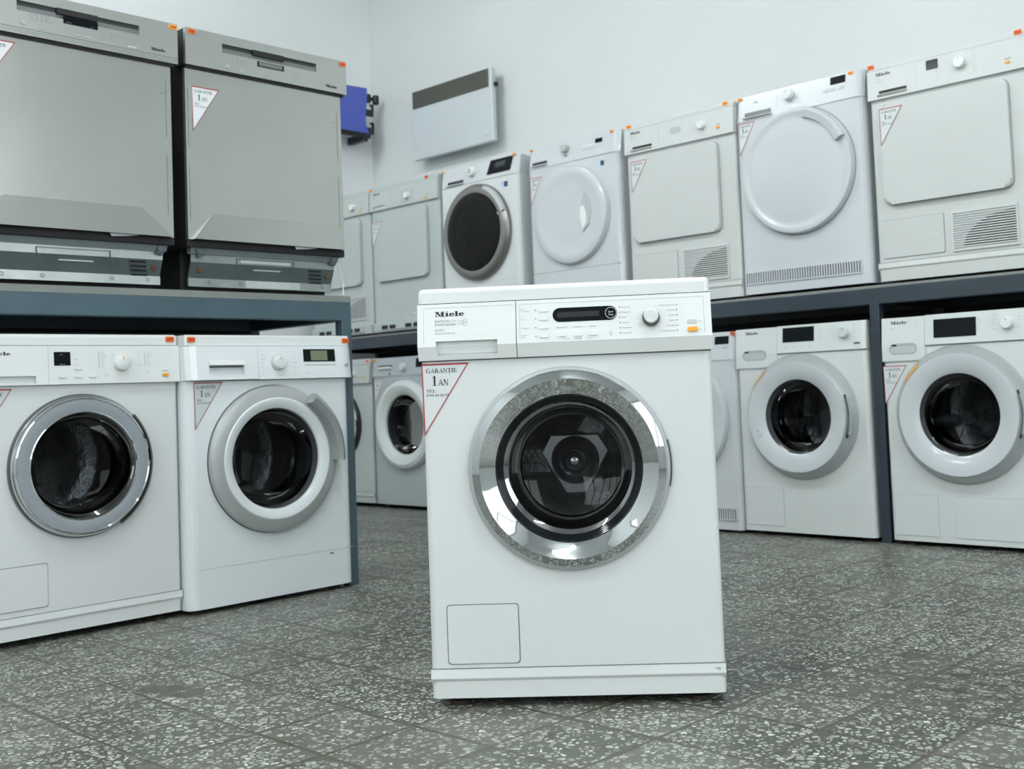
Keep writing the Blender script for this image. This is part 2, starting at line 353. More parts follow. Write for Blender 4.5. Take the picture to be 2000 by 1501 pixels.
# ------------------------------------------------------------------ shared appliance parts
def sticker_warranty(root, x, z, W, H, y=-.0012, paper=PAPER, big=True):
    # triangle: top-left corner (x,z), top edge W wide, left edge H tall
    st = MB().prism([(x, z), (x + W * .02, z - H), (x + W, z)], y, y + .001).done('warranty_sticker', paper, root, label='triangular white warranty sticker with red border')
    t = .032 * W; b = MB(); yy = y - .0004; o = [(x, z), (x + W, z), (x + W * .02, z - H)]
    c = (sum(p[0] for p in o) / 3, sum(p[1] for p in o) / 3)
    def ins(k): return [(c[0] + (p[0] - c[0]) * k, c[1] + (p[1] - c[1]) * k) for p in o]
    i = ins(1 - .068)
    for k in range(3): b.face([(o[k][0], yy, o[k][1]), (o[(k + 1) % 3][0], yy, o[(k + 1) % 3][1]), (i[(k + 1) % 3][0], yy, i[(k + 1) % 3][1]), (i[k][0], yy, i[k][1])])
    b.done('red_border', RED, st)
    l = MB()
    l.glyphs('GARANŢIE', x + W * .09, z - H * .13, H * .062, yy, w=W * .66)
    l.glyphs('1', x + W * .21, z - H * .305, H * .135, yy)
    l.glyphs('AN', x + W * .34, z - H * .305, H * .085, yy)
    l.glyphs('TEL:', x + W * .09, z - H * .40, H * .042, yy, w=W * .22)
    l.text('0744 64 06 03', x + W * .09, z - H * .455, H * .034, yy, w=W * .46)
    l.done('sticker_lettering', INK, st)
def price(root, x, z, m=STICK, y=-.006, w=.027, h=.016):
    s = MB().prism(rrect(x - w / 2, x + w / 2, z - h / 2, z + h / 2, .003), y, y + .003).done('price_sticker', m, root)
    MB().box(x - w * .32, x - w * .12, y - .0004, y, z - h * .2, z + h * .22).box(x - w * .05, x + w * .12, y - .0004, y, z - h * .24, z + h * .2).box(x + w * .18, x + w * .34, y - .0004, y, z - h * .2, z + h * .24).done('printed_price', STAMP, s)
def feet(root, W, D, h=.02, m=BROWNF):
    for x in (-W / 2 + .05, W / 2 - .05):
        for y in (.05, D - .06): MB().lathe([(0, 0), (.022, 0), (.022, .35 * h), (.012, .45 * h), (.012, h)], n=16).warp(lambda c: (c.x, c.z, c.y)).warp(lambda c, x=x, y=y: (c.x + x, c.y + y, c.z)).done('foot', m, root)
def casing(root, W, D, z0, z1, m, hole=None, r=.012, hr=.16, yb=.03, front=None):
    x0, x1 = -W / 2, W / 2
    # side, back, top and bottom sheets, open towards the front
    c = MB(); t = r
    pr = [(x0, t), (x0, D), (x1, D), (x1, t)]
    for (a, b) in zip(pr, pr[1:]): c.face([(a[0], a[1], z0), (b[0], b[1], z0), (b[0], b[1], z1), (a[0], a[1], z1)])
    c.face([(x0, t, z1), (x1, t, z1), (x1, D, z1), (x0, D, z1)]); c.face([(x0, t, z0), (x1, t, z0), (x1, D, z0), (x0, D, z0)])
    c.done('casing', m, root)
    f = MB()
    if hole:
        cx, cz, hrr = hole; n = 96; seg = 4
        def edge(b):
            out = []
            X0, X1, Z0, Z1 = x0 + b, x1 - b, z0, z1
            corner = [math.atan2(zz - cz, xx - cx) for xx, zz in ((x1, z1), (x0, z1), (x0, z0), (x1, z0))]
            angs = [2 * PI * i / n for i in range(n)]
            for ca in corner:
                ca %= 2 * PI; k = min(range(n), key=lambda i: min(abs(angs[i] - ca), 2 * PI - abs(angs[i] - ca))); angs[k] = ca
            for a in angs:
                dx, dz = math.cos(a), math.sin(a); ts = []
                if dx > 1e-9: ts.append((x1 - cx) / dx)
                if dx < -1e-9: ts.append((x0 - cx) / dx)
                if dz > 1e-9: ts.append((z1 - cz) / dz)
                if dz < -1e-9: ts.append((z0 - cz) / dz)
                q = min(ts); X, Z = cx + dx * q, cz + dz * q
                out.append((min(max(X, X0), X1), Z))
            return out, angs
        _, angs = edge(0); loops = [[(cx + hrr * math.cos(a), yb, cz + hrr * math.sin(a)) for a in angs], [(cx + hrr * math.cos(a), 0, cz + hrr * math.sin(a)) for a in angs]]
        for k in range(seg + 1):
            t = k / seg * PI / 2; b = r * (1 - math.sin(t)); y = r * (1 - math.cos(t)); loops.append([(X, y, Z) for X, Z in edge(b)[0]])
        V = [[f.bm.verts.new(p) for p in L_] for L_ in loops]
        for A, B in zip(V, V[1:]):
            for i in range(n):
                try: f.bm.faces.new((A[i], A[(i + 1) % n], B[(i + 1) % n], B[i]))
                except Exception: pass
    else:
        pr = []
        for k in range(5): t = k / 4 * PI / 2; pr.append((x0 + r * (1 - math.cos(t)), r * (1 - math.sin(t))))
        pr += [(-a, b) for a, b in reversed(pr)]
        for a, b in zip(pr, pr[1:]): f.face([(a[0], a[1], z0), (b[0], b[1], z0), (b[0], b[1], z1), (a[0], a[1], z1)])
        bmesh.ops.remove_doubles(f.bm, verts=f.bm.verts, dist=1e-6)
    return f.done('front_panel', front or m, root)
def lid(root, W, D, z0, z1, m, y=-.006, r=.010, wide=.002):
    return MB().box(-W / 2 - wide, W / 2 + wide, y, D, z0, z1, r, 4, lambda e: not all(abs(v.co.z - z0) < 1e-6 for v in e.verts)).done('top_lid', m, root)
def brand(root, x, z, w, y, m=INK, f=None, h=None):
    b = MB().glyphs('Miele', x, z, h or w / 4.7, y, FAT, w)
    if f: b.warp(f)
    b.done('brand_lettering', m, root)
def knob(root, x, z, r, y, d=.018, m=WPLAS, base=None, f=None, bx=1.0):
    b = MB().lathe([(0, y - d), (r * .80, y - d), (r * .90, y - d * .93), (r * .96, y - d * .75), (r, y)], x, z, 40)
    o = b.done('knob', m, root)
    MB().box(x - .0007, x + .0007, y - d - .0004, y - d + .001, z + r * .35, z + r * .8).done('pointer', GINK, o)
    if base: MB().lathe([(r * .8, y - d * .35), (r * 1.17, y - d * .30), (r * 1.2, y)], x, z, 40).done('knob_collar', base, o)
    return o
def pad(root, name, x0, x1, z0, z1, y, th, m, r=.002, bev=.0006, f=None, label=None):
    b = MB().prism(rrect(x0, x1, z0, z1, r), y - th, y + .002, bev, 1)
    if f: b.warp(f)
    return b.done(name, m, root, **({'label': label} if label else {}))
def seams(root, segs, y=-.0004, m=SEAM, name='seam', f=None):
    b = MB()
    for x0, x1, z0, z1 in segs: b.box(x0, x1, y, y + .003, z0, z1)
    if f: b.warp(f)
    return b.done(name, m, root)
def rect_line(x0, x1, z0, z1, t=.0012): return [(x0, x1, z0 - t / 2, z0 + t / 2), (x0, x1, z1 - t / 2, z1 + t / 2), (x0 - t / 2, x0 + t / 2, z0, z1), (x1 - t / 2, x1 + t / 2, z0, z1)]
def flap(root, x0, x1, z0, z1, m, th=.0025, gap=.0018, sm=SEAM):
    MB().prism(rrect(x0 - gap, x1 + gap, z0 - gap, z1 + gap, .007), -.0003, .002).done('flap_gap', sm, root)
    return MB().prism(rrect(x0, x1, z0, z1, .006), -th, .003, .0015, 2).done('service_flap', m, root)
def miele_plinth(root, W, m, z=.078):
    zz = z * .73
    MB().extr([(-.0015, z), (-.0045, zz + .003), (-.003, zz), (.028, .02), (.06, .02), (.06, z)], -W / 2 - .0005, W / 2 + .0005).done('plinth', m, root)
    seams(root, [(-W / 2, W / 2, z, z + .0014)], -.0020, SEAM)
def drum(root, cx, cz, r, D=.42, hub=False, paddles=True):
    g = MB().lathe([(r + .028, .008), (r + .006, .02), (r - .004, .045), (r + .01, .07), (r + .06, .085)], cx, cz, 64).done('door_seal', DGREY, root)
    R = min(.24, r + .075)
    d = MB(); pr = [(R, .085)] + [(R + .004 * (-1) ** k, .1 + k * .03) for k in range(8)] + [(R * .98, D - .02), (R * .9, D), (.11, D + .005), (.06, D - .012), (0, D - .015)]
    d.lathe(pr, cx, cz, 64)
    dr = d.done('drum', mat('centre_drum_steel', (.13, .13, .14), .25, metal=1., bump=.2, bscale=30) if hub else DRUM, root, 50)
    if paddles:
        for k in range(3):
            a = math.radians(100 + 120 * k); b = MB()
            b.box(-.022, .022, .10, D - .02, R - .062, R - .001, .012, 3)
            b.warp(lambda c, a=a: (cx + c.x * math.cos(a) - c.z * math.sin(a), c.y, cz + c.x * math.sin(a) + c.z * math.cos(a)))
            b.done('drum_paddle', DRUM, dr)
    if hub:
        y = D - .10
        tri = [(math.radians(30 + 120 * k + s * 17)) for k in range(3) for s in (-1, 1)]
        MB().prism([(cx + .080 * math.cos(a), cz + .080 * math.sin(a)) for a in tri], y, y + .02, .004).done('hub_plate', HUBM, dr)
        MB().lathe([(0, y - .050), (.008, y - .049), (.014, y - .046), (.017, y - .043), (.024, y - .041), (.038, y - .034), (.048, y - .021), (.054, y - .001)], cx, cz, 48).done('hub_cone', HUBM, dr)
        for k in range(3):
            a = math.radians(90 + 120 * k)
            MB().box(-.040, .040, y + .01, y + .05, .05, .21, .015, 3).warp(lambda c, a=a: (cx + c.x * math.cos(a) - c.z * math.sin(a), c.y, cz + c.x * math.sin(a) + c.z * math.cos(a))).done('hub_arm', DRUM, dr)
def bowl(parent, cx, cz, r, y=-.012, depth=.075, m=GLASS):
    MB().lathe([(r, y), (r * .97, y + depth * .25), (r * .9, y + depth * .62), (r * .78, y + depth * .88), (r * .55, y + depth), (.0, y + depth * 1.03)], cx, cz, 64).done('door_glass', m, parent)

# ------------------------------------------------------------------ the centre washing machine
AEd, AEn = Vector((0.77082, 0.637053, 0)), None
G_W = 'washing machines in the shop'
def centre_machine():
    W, D = .595, .60; X = lambda s: s - W / 2
    t = thing('washing_machine', 'white washing machine with wide chrome door ring, standing alone mid-floor', 'washing machine', (-1.57283, 1.68742, 0), math.atan2(.637053, .77082), 'washing machines')
    casing(t, W, D, .02, .824, WHITE, (0, .478, .165))
    lid(t, W, D, .824, .855, WPLAS)
    def pf(z): return -.007 - (.822 - z) / .088 * .013 if z > .734 else -.020 + (.734 - z) / .028 * .010
    f = lambda c: (c.x, c.y + pf(c.z), c.z)
    zs = [.7065, .7155, .7345, .745, .8225]; a, b = X(.035), X(.162)
    MB().cells([-W / 2 - .003, a, b, X(.2005)], zs, lambda x, z: .013 if a < x < b and .7155 < z < .745 else 0, 0, .03).warp(f).done('detergent_drawer', WPLAS, t)
    MB().cells([X(.2020), W / 2 + .003], [.7065, .7345, .8225], lambda x, z: 0, 0, .03).warp(f).done('control_panel', WPLAS, t)
    seams(t, [(X(.2003), X(.2022), .7065, .8225)], .002, SEAM, 'panel_gap', f)
    seams(t, [(-W / 2, W / 2, .8220, .8243)], -.0050, mat('dark_lid_gap', (.035, .042, .042), .7), 'lid_gap'); seams(t, [(-W / 2, W / 2, .7042, .7066)], -.0006, SEAM, 'panel_seam')
    seams(t, [(a + .002, b - .002, .7185, .7195)], -.0012 + .013, SEAML, 'grip_line', f)
    seams(t, [(X(.010), X(.193), .8145, .8150), (X(.010), X(.0105), .742, .8145), (X(.2085), X(.583), .8145, .8150), (X(.2085), X(.209), .742, .8145), (X(.583), X(.5835), .742, .8145)], -.0003, SEAML, 'panel_outline', f)
    y = -.0006
    brand(t, X(.0335), .7965, .061, y, INK, f, .0100)
    l = MB(); l.text('EDITION 111', X(.033), .7840, .0046, y, w=.044); l.text('IMMER BESSER', X(.033), .7775, .0038, y, w=.044)
    l.box(X(.081), X(.0813), y, y + .0003, .777, .789)
    for hx, hz in ((.0885, .7833), (.0965, .7865), (.0965, .7795)):
        l.lathe([(.0042, y), (.0036, y)], X(hx), hz, 6)
    l.warp(f).done('edition_lettering', GINK, t)
    l = MB(); l.text('W 5873', X(.033), .7665, .0036, y, w=.019); l.text('Waterproof-System', X(.033), .7600, .0028, y, w=.042); l.warp(f).done('model_lettering', LINK, t)
    # display pill with start button
    d = pad(t, 'display', X(.2765), X(.4085), .7745, .8035, 0, .0006, DISP, .0144, .0003, f)
    pad(d, 'display_window', X(.286), X(.372), .7835, .7945, -.0006, .0003, mat('display_glass_grey', (.018, .019, .018), .15), .001, .0001, f)
    MB().lathe([(.0125, -.001), (.0120, -.0022), (.0103, -.0022), (.0098, -.001)], X(.3955), .789, 40).warp(f).done('start_ring', SOFTCH, d)
    MB().text('Start', X(.3955), .7895, .0040, -.0012, 'c').text('Stop', X(.3955), .7838, .0040, -.0012, 'c').warp(f).done('start_lettering', PAPER, d)
    k = MB().lathe([(0, pf(.777) - .0195), (.0125, pf(.777) - .0195), (.0150, pf(.777) - .017)], X(.4765), .7782, 48).done('knob', WPLAS, t)
    MB().lathe([(.0150, pf(.777) - .0175), (.0166, pf(.777) - .014), (.0182, pf(.777) - .0)], X(.4765), .7752, 48).done('knob_collar', DARK, k)
    l = MB(); dots = MB()
    for s_, z in ((.2415, .801), (.2415, .783), (.2415, .765), (.2415, .747), (.394, .7445)): dots.disc(X(s_), z, .0013, y, y + .0005, n=12)
    for tx, z in (('Ein/', .8025), ('Vorwäsche', .7985), ('Kurz', .7815), ('Vorbügeln', .7635), ('Wasser', .7485), ('Extra', .7445)): l.text(tx, X(.212), z, .0026, y)
    for tx, s_ in (('Schleuderzahl', .294), ('Temperatur', .327), ('Startzeit', .3585)): l.text(tx, X(s_), .7620, .0028, y, 'c'); l.text('-', X(s_), .7570, .0026, y, 'c')
    l.text('AUSWAHL', X(.327), .7385, .0024, y, 'c'); l.box(X(.296), X(.312), y, y + .0003, .7396, .7400); l.box(X(.342), X(.357), y, y + .0003, .7396, .7400)
    l.text('PC', X(.394), .7475, .0026, y, 'c')
    for i, tx in enumerate(('Baumwolle', 'Pflegeleicht', 'Seide', 'Outdoor', 'Handgewebe', 'Express 20')):
        z = .7997 - i * .01055; l.text(tx, X(.418), z - .0014, .0027, y); dots.disc(X(.4138), z, .0013, y, y + .0005, n=12)
    for i, tx in enumerate(('Weitere Programme', 'Feinwäsche', 'Dunkles', 'Hygiene', 'Schleudern', 'Extraspülen Stärken')):
        z = .8000 - i * .0105; l.text(tx, X(.5255), z - .0014, .0027, y, 'r'); dots.disc(X(.5290), z, .0013, y, y + .0005, n=12)
    l.text('Tür', X(.572), .763, .0026, y); l.text('Ein', X(.572), .747, .0026, y)
    l.warp(f).done('panel_lettering', LINK, t); dots.warp(f).done('indicator_dots', GINK, t)
    for z in (.800, .7825, .765, .747): pad(t, 'button', X(.249), X(.267), z - .003, z + .004, 0, .0022, WPLAS, .001, .0008, f)
    for s_ in (.294, .327, .3585): pad(t, 'button', X(s_ - .009), X(s_ + .009), .7445, .7535, 0, .0022, WPLAS, .001, .0008, f)
    pad(t, 'button', X(.5495), X(.5685), .7605, .7685, 0, .0016, LGREY, .001, .0006, f); pad(t, 'power_button', X(.5495), X(.5690), .7440, .7530, 0, .0035, ORANGE, .001, .0012, f, 'orange power button')
    sticker_warranty(t, X(.0005), .7005, .0985, .148, -.0012, mat('centre_sticker_paper', (.665, .69, .70), .4))
    # door
    d = MB().lathe([(.2065, 0), (.2065, -.007), (.2040, -.0125), (.1985, -.0150)], 0, .478, 96).done('door', GREYP, t)
    MB().lathe([(.1992, -.0150), (.1985, -.0185), (.1972, -.0205), (.1900, -.0235), (.1828, -.0262), (.1812, -.0268), (.1800, -.0262), (.1690, -.0215), (.1580, -.0165), (.1500, -.0125), (.1488, -.0105)], 0, .478, 128).done('chrome_ring', CHROME, d, 20)
    pr = []
    for k in range(6): q = .1488 - k * .0022; pr += [(q, -.0108 + k * .0035), (q - .0012, -.0118 + k * .0035), (q - .0022, -.0098 + k * .0035)]
    MB().lathe(pr, 0, .478, 96).done('inner_ring', mat('glossy_dark_ring', (.012, .015, .02), .12), d)
    bowl(d, 0, .478, .1360, .008, .085, glass_mat('centre_door_glass', (.62, .64, .66), .55))
    MB().lathe([(.2055, -.001), (.2055, -.010), (.2085, -.008), (.2085, -.001)], 0, .478, 16, -12, 14, True).done('door_catch', DGREY, d)
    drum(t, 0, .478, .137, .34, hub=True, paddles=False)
    flap(t, X(.0370), X(.1815), .0895, .2065, WHITE); miele_plinth(t, W, WHITE, .079)
    MB().box(X(.575), X(.583), -.0055, -.003, .070, .0712).box(X(.583), X(.5842), -.0055, -.003, .066, .0712).done('plinth_notch', SEAML, t)
    feet(t, W, D)
centre_machine()

# ------------------------------------------------------------------ Miele-type front shell shared by the older white machines
def old_panel(t, W, m, div, zl=.823, zb=.708, slot=None, pocket=True, y0=-.010):
    X = lambda s: s - W / 2
    f = lambda c: (c.x, c.y + y0 - (zl - c.z) * .05, c.z)
    if slot:
        a, b, z0, z1 = X(slot[0]), X(slot[1]), slot[2], slot[3]
        MB().cells([-W / 2 - .002, a, b, X(div)], sorted({zb, z0, z1, zl}), lambda x, z: .015 if a < x < b and z0 < z < z1 else 0, 0, .03).warp(f).done('detergent_drawer' if pocket else 'water_drawer', m, t)
    MB().cells([X(div) + .0012, W / 2 + .002], [zb, zl], lambda x, z: 0, 0, .03).warp(f).done('control_panel', m, t)
    seams(t, [(X(div) - .0004, X(div) + .0016, zb, zl)], .0005, SEAML, 'panel_gap', f)
    seams(t, [(-W / 2, W / 2, zl - .0004, zl + .0018)], -.0058 + min(0, y0 + .0085), mat('lid_gap_grey', (.10, .115, .115), .7), 'lid_gap'); seams(t, [(-W / 2, W / 2, zb - .0018, zb)], -.0005, SEAML, 'panel_seam')
    return f
def scribble(rows, y, h=.0022, words=('Koch', 'Pflegeleicht', 'Feinwäsche', 'Wolle', 'Seide', 'Spülen', 'Pumpen', 'Kurz')):
    l = MB()
    for x, z, a, k in rows: l.text(words[k % len(words)], x, z, h, y, a)
    return l

def machine_A():
    W, D = .597, .60; X = lambda s: s - W / 2
    t = thing('washing_machine', 'white washing machine with grey chrome-edged door, leftmost on the floor under the dishwashers', 'washing machine', (-3.193, 1.098 + W / 2, 0), PI / 2, 'washing machines')
    casing(t, W, D, .02, .816, WHITE, (0, .476, .17)); lid(t, W, D, .816, .848, WPLAS)
    f = old_panel(t, W, WPLAS, .207, .8145, .706, (.035, .173, .709, .731)); y = -.0006
    brand(t, X(.045), .788, .062, y, INK, f, .010)
    d = pad(t, 'display', X(.223), X(.269), .7585, .797, 0, .0006, DISP, .001, .0002, f)
    MB().text('1:57', X(.243), .787, .004, -.0012, 'c').text('88:88 88', X(.246), .7605, .003, -.0012, 'c').warp(f).done('display_digits', LINK, d)
    l = scribble([(X(.278), .792 - .017 * i, 'l', i) for i in range(3)] + [(X(.358), .794 - .0072 * i, 'l', i) for i in range(7)] + [(X(.318 + .04 * (i % 2)) if i < 0 else X(.352 + .025), .794 - .0072 * i, 'l', i + 2) for i in range(0)] + [(X(.366 + .0), .0 + .7, 'l', 0)] * 0 + [(X(.366), .733, 'l', 3), (X(.366), .727, 'l', 1), (X(.385), .797, 'l', 0), (X(.385), .787, 'l', 1), (X(.385), .777, 'l', 2), (X(.385), .767, 'l', 3), (X(.475), .797, 'r', 4), (X(.475), .79, 'r', 5), (X(.478), .757, 'r', 6), (X(.478), .737, 'r', 7)] + [(X(.495), .796 - .0065 * i, 'l', i) for i in range(7)] + [(X(.49), .737, 'l', 1), (X(.49), .731, 'l', 4)], y)
    l.box(X(.350), X(.3508), y, y + .0003, .750, .796).box(X(.488), X(.4888), y, y + .0003, .757, .798)
    l.warp(f).done('panel_lettering', LINK, t)
    for s_, z in ((.244, .727), (.288, .727), (.330, .727), (.288, .750)): pad(t, 'button', X(s_ - .010), X(s_ + .010), z - .003, z + .004, 0, .003, WPLAS, .003, .0008, f)
    kn = knob(t, X(.415), .764, .0225, -.012, .020); MB().box(X(.415) - .001, X(.415) + .001, -.0335, -.032, .772, .784).done('orange_mark', ORANGE, kn)
    pad(t, 'button', X(.542), X(.560), .7405, .7445, 0, .003, WPLAS, .0018, .0006, f); pad(t, 'power_button', X(.542), X(.562), .7235, .7315, 0, .004, ORANGE, .0038, .001, f, 'orange power button')
    sticker_warranty(t, X(.014), .697, .0985, .148); price(t, X(.572), .834, STICK, -.0088)
    d = MB().lathe([(.2020, 0), (.2020, -.011), (.1985, -.016)], 0, .476, 96).done('door', mat('dark_door_edge', (.07, .075, .08), .3), t)
    MB().lathe([(.1985, -.016), (.1975, -.020), (.1935, -.025)], 0, .476, 96).done('outer_chrome_ring', SOFTCH, d)
    MB().lathe([(.1935, -.024), (.1915, -.030), (.1880, -.031), (.1860, -.029)], 0, .476, 96).done('chrome_ring', CHROME, d)
    MB().lathe([(.1860, -.029), (.1700, -.031), (.1530, -.0275)], 0, .476, 96).done('grey_face_ring', mat('blue_grey_ring', (.27, .30, .325), .25), d, label='grey plastic face ring')
    MB().lathe([(.1535, -.0275), (.1500, -.0285), (.1480, -.0260), (.1470, -.018)], 0, .476, 96).done('inner_chrome_ring', CHROME, d)
    MB().lathe([(.1980, -.008), (.2055, -.008), (.2055, -.020), (.1980, -.026)], 0, .476, 60, -58, 42, True).done('door_handle', mat('dark_brown_grip', (.06, .055, .05), .3), d, label='black grip edge on the right rim')
    bowl(d, 0, .476, .147, -.018, .09); drum(t, 0, .476, .15, .36)
    flap(t, X(.040), X(.200), .098, .2140, WHITE); miele_plinth(t, W, WHITE, .080); feet(t, W, D)
machine_A()

def machine_B():
    W, D = .603, .60; X = lambda s: s - W / 2
    t = thing('washing_machine', 'white washing machine with big silver door and curved grip, beside left rack post', 'washing machine', (-3.155, 1.70 + W / 2, 0), PI / 2, 'washing machines')
    casing(t, W, D, .016, .812, SWHITE, (.0, .4525, .175), r=.03)
    lid(t, W, D, .8125, .846, WPLAS, -.004, .006, 0)
    f = lambda c: (c.x, c.y - .012 - (.811 - c.z) * .10 + max(0, abs(c.x) - .27) ** 2 * 12, c.z); y = -.0006
    xs = [X(0) - .002, X(.01), X(.025)]
    MB().cells([-W / 2 - .002, X(.012), X(.03), X(.071), X(.190), X(.2415)], [.707, .722, .7475, .811], lambda x, z: .012 if X(.071) < x < X(.19) and .722 < z < .7475 else 0, 0, .03).warp(f).done('detergent_drawer', SWHITE, t)
    MB().cells([X(.243), X(.55), X(.575), X(.59), W / 2 + .004], [.705, .811], lambda x, z: 0, 0, .03).warp(f).done('control_panel', SWHITE, t)
    MB().extr([(-.030, .752), (-.017, .768), (-.014, .768), (-.016, .749)], X(.071), X(.19)).done('drawer_grip', WPLAS, t)
    MB().box(X(.072), X(.189), -.0185, -.008, .7460, .7500).done('grip_shadow_gap', DGREY, t)
    seams(t, [(X(.2413), X(.2432), .707, .811)], .001, SEAML, 'panel_gap', f); seams(t, [(-W / 2 + .004, W / 2, .8108, .8126)], -.002, SEAM, 'lid_gap'); seams(t, [(-W / 2 + .02, W / 2 - .004, .703, .7052)], .0, SEAML, 'panel_seam')
    d = pad(t, 'display', X(.412), X(.536), .7595, .8005, 0, .0012, DISP, .001, .0003, f)
    pad(d, 'lcd_screen', X(.440), X(.505), .7635, .7955, -.0012, .0004, LCD, .001, .0001, f, 'green grey lcd')
    l = scribble([(X(.252), .793 - .0125 * i, 'l', i) for i in range(7)] + [(X(.372), .793 - .0125 * i, 'l', i + 3) for i in range(7)] + [(X(.322), .715, 'c', 2), (X(.42), .720, 'l', 1), (X(.51), .720, 'l', 3), (X(.565), .720, 'l', 4), (X(.565), .772, 'l', 4)], y, .0024)
    l.box(X(.415), X(.538), y - .0006, y, .7480, .7495); l.warp(f).done('panel_lettering', LINK, t)
    knob(t, X(.315), .758, .0225, -.016, .022, LGREY if False else WPLAS, LGREY); knob(t, X(.578), .748, .0065, -.018, .008, SILVERP)
    sticker_warranty(t, X(.027), .7005, .0985, .144, -.0012); price(t, X(.020), .831, STICK, -.0072, .026, .016); price(t, X(.588), .829, STICK, -.0072)
    cz = .4525; MB().lathe([(.2330, -.003), (.2348, -.003), (.2350, 0)], 0, cz, 96).done('door_gasket_edge', DGREY, t); d = MB().lathe([(.2330, 0), (.2330, -.014), (.2290, -.020), (.2150, -.026), (.1935, -.0285)], 0, cz, 96).done('door', SILVERP, t)
    MB().lathe([(.1935, -.0285), (.190, -.031), (.176, -.030), (.1605, -.020), (.1585, -.012)], 0, cz, 96).done('white_face_ring', SWHITE, d, label='glossy white face ring')
    MB().lathe([(.1585, -.012), (.156, .01), (.150, .035)], 0, cz, 64).done('inner_ring', DGREY, d)
    MB().lathe([(.2040, -.028), (.2080, -.058), (.2240, -.066), (.2400, -.052), (.2400, -.022)], 0, cz, 40, -5, 57, True).done('door_handle', mat('handle_silver', (.36, .385, .39), .3, metal=.3), d, label='curved silver grip')
    bowl(d, 0, cz, .152, .01, .08); drum(t, 0, cz, .158, .36)
    seams(t, [(-W / 2 + .028, W / 2 - .004, .1335, .1350)], -.0004, SEAML); MB().box(X(.505), X(.520), -.001, 0, .121, .126).done('plinth_clip', SEAM, t)
    feet(t, W, D, .016)
machine_B()

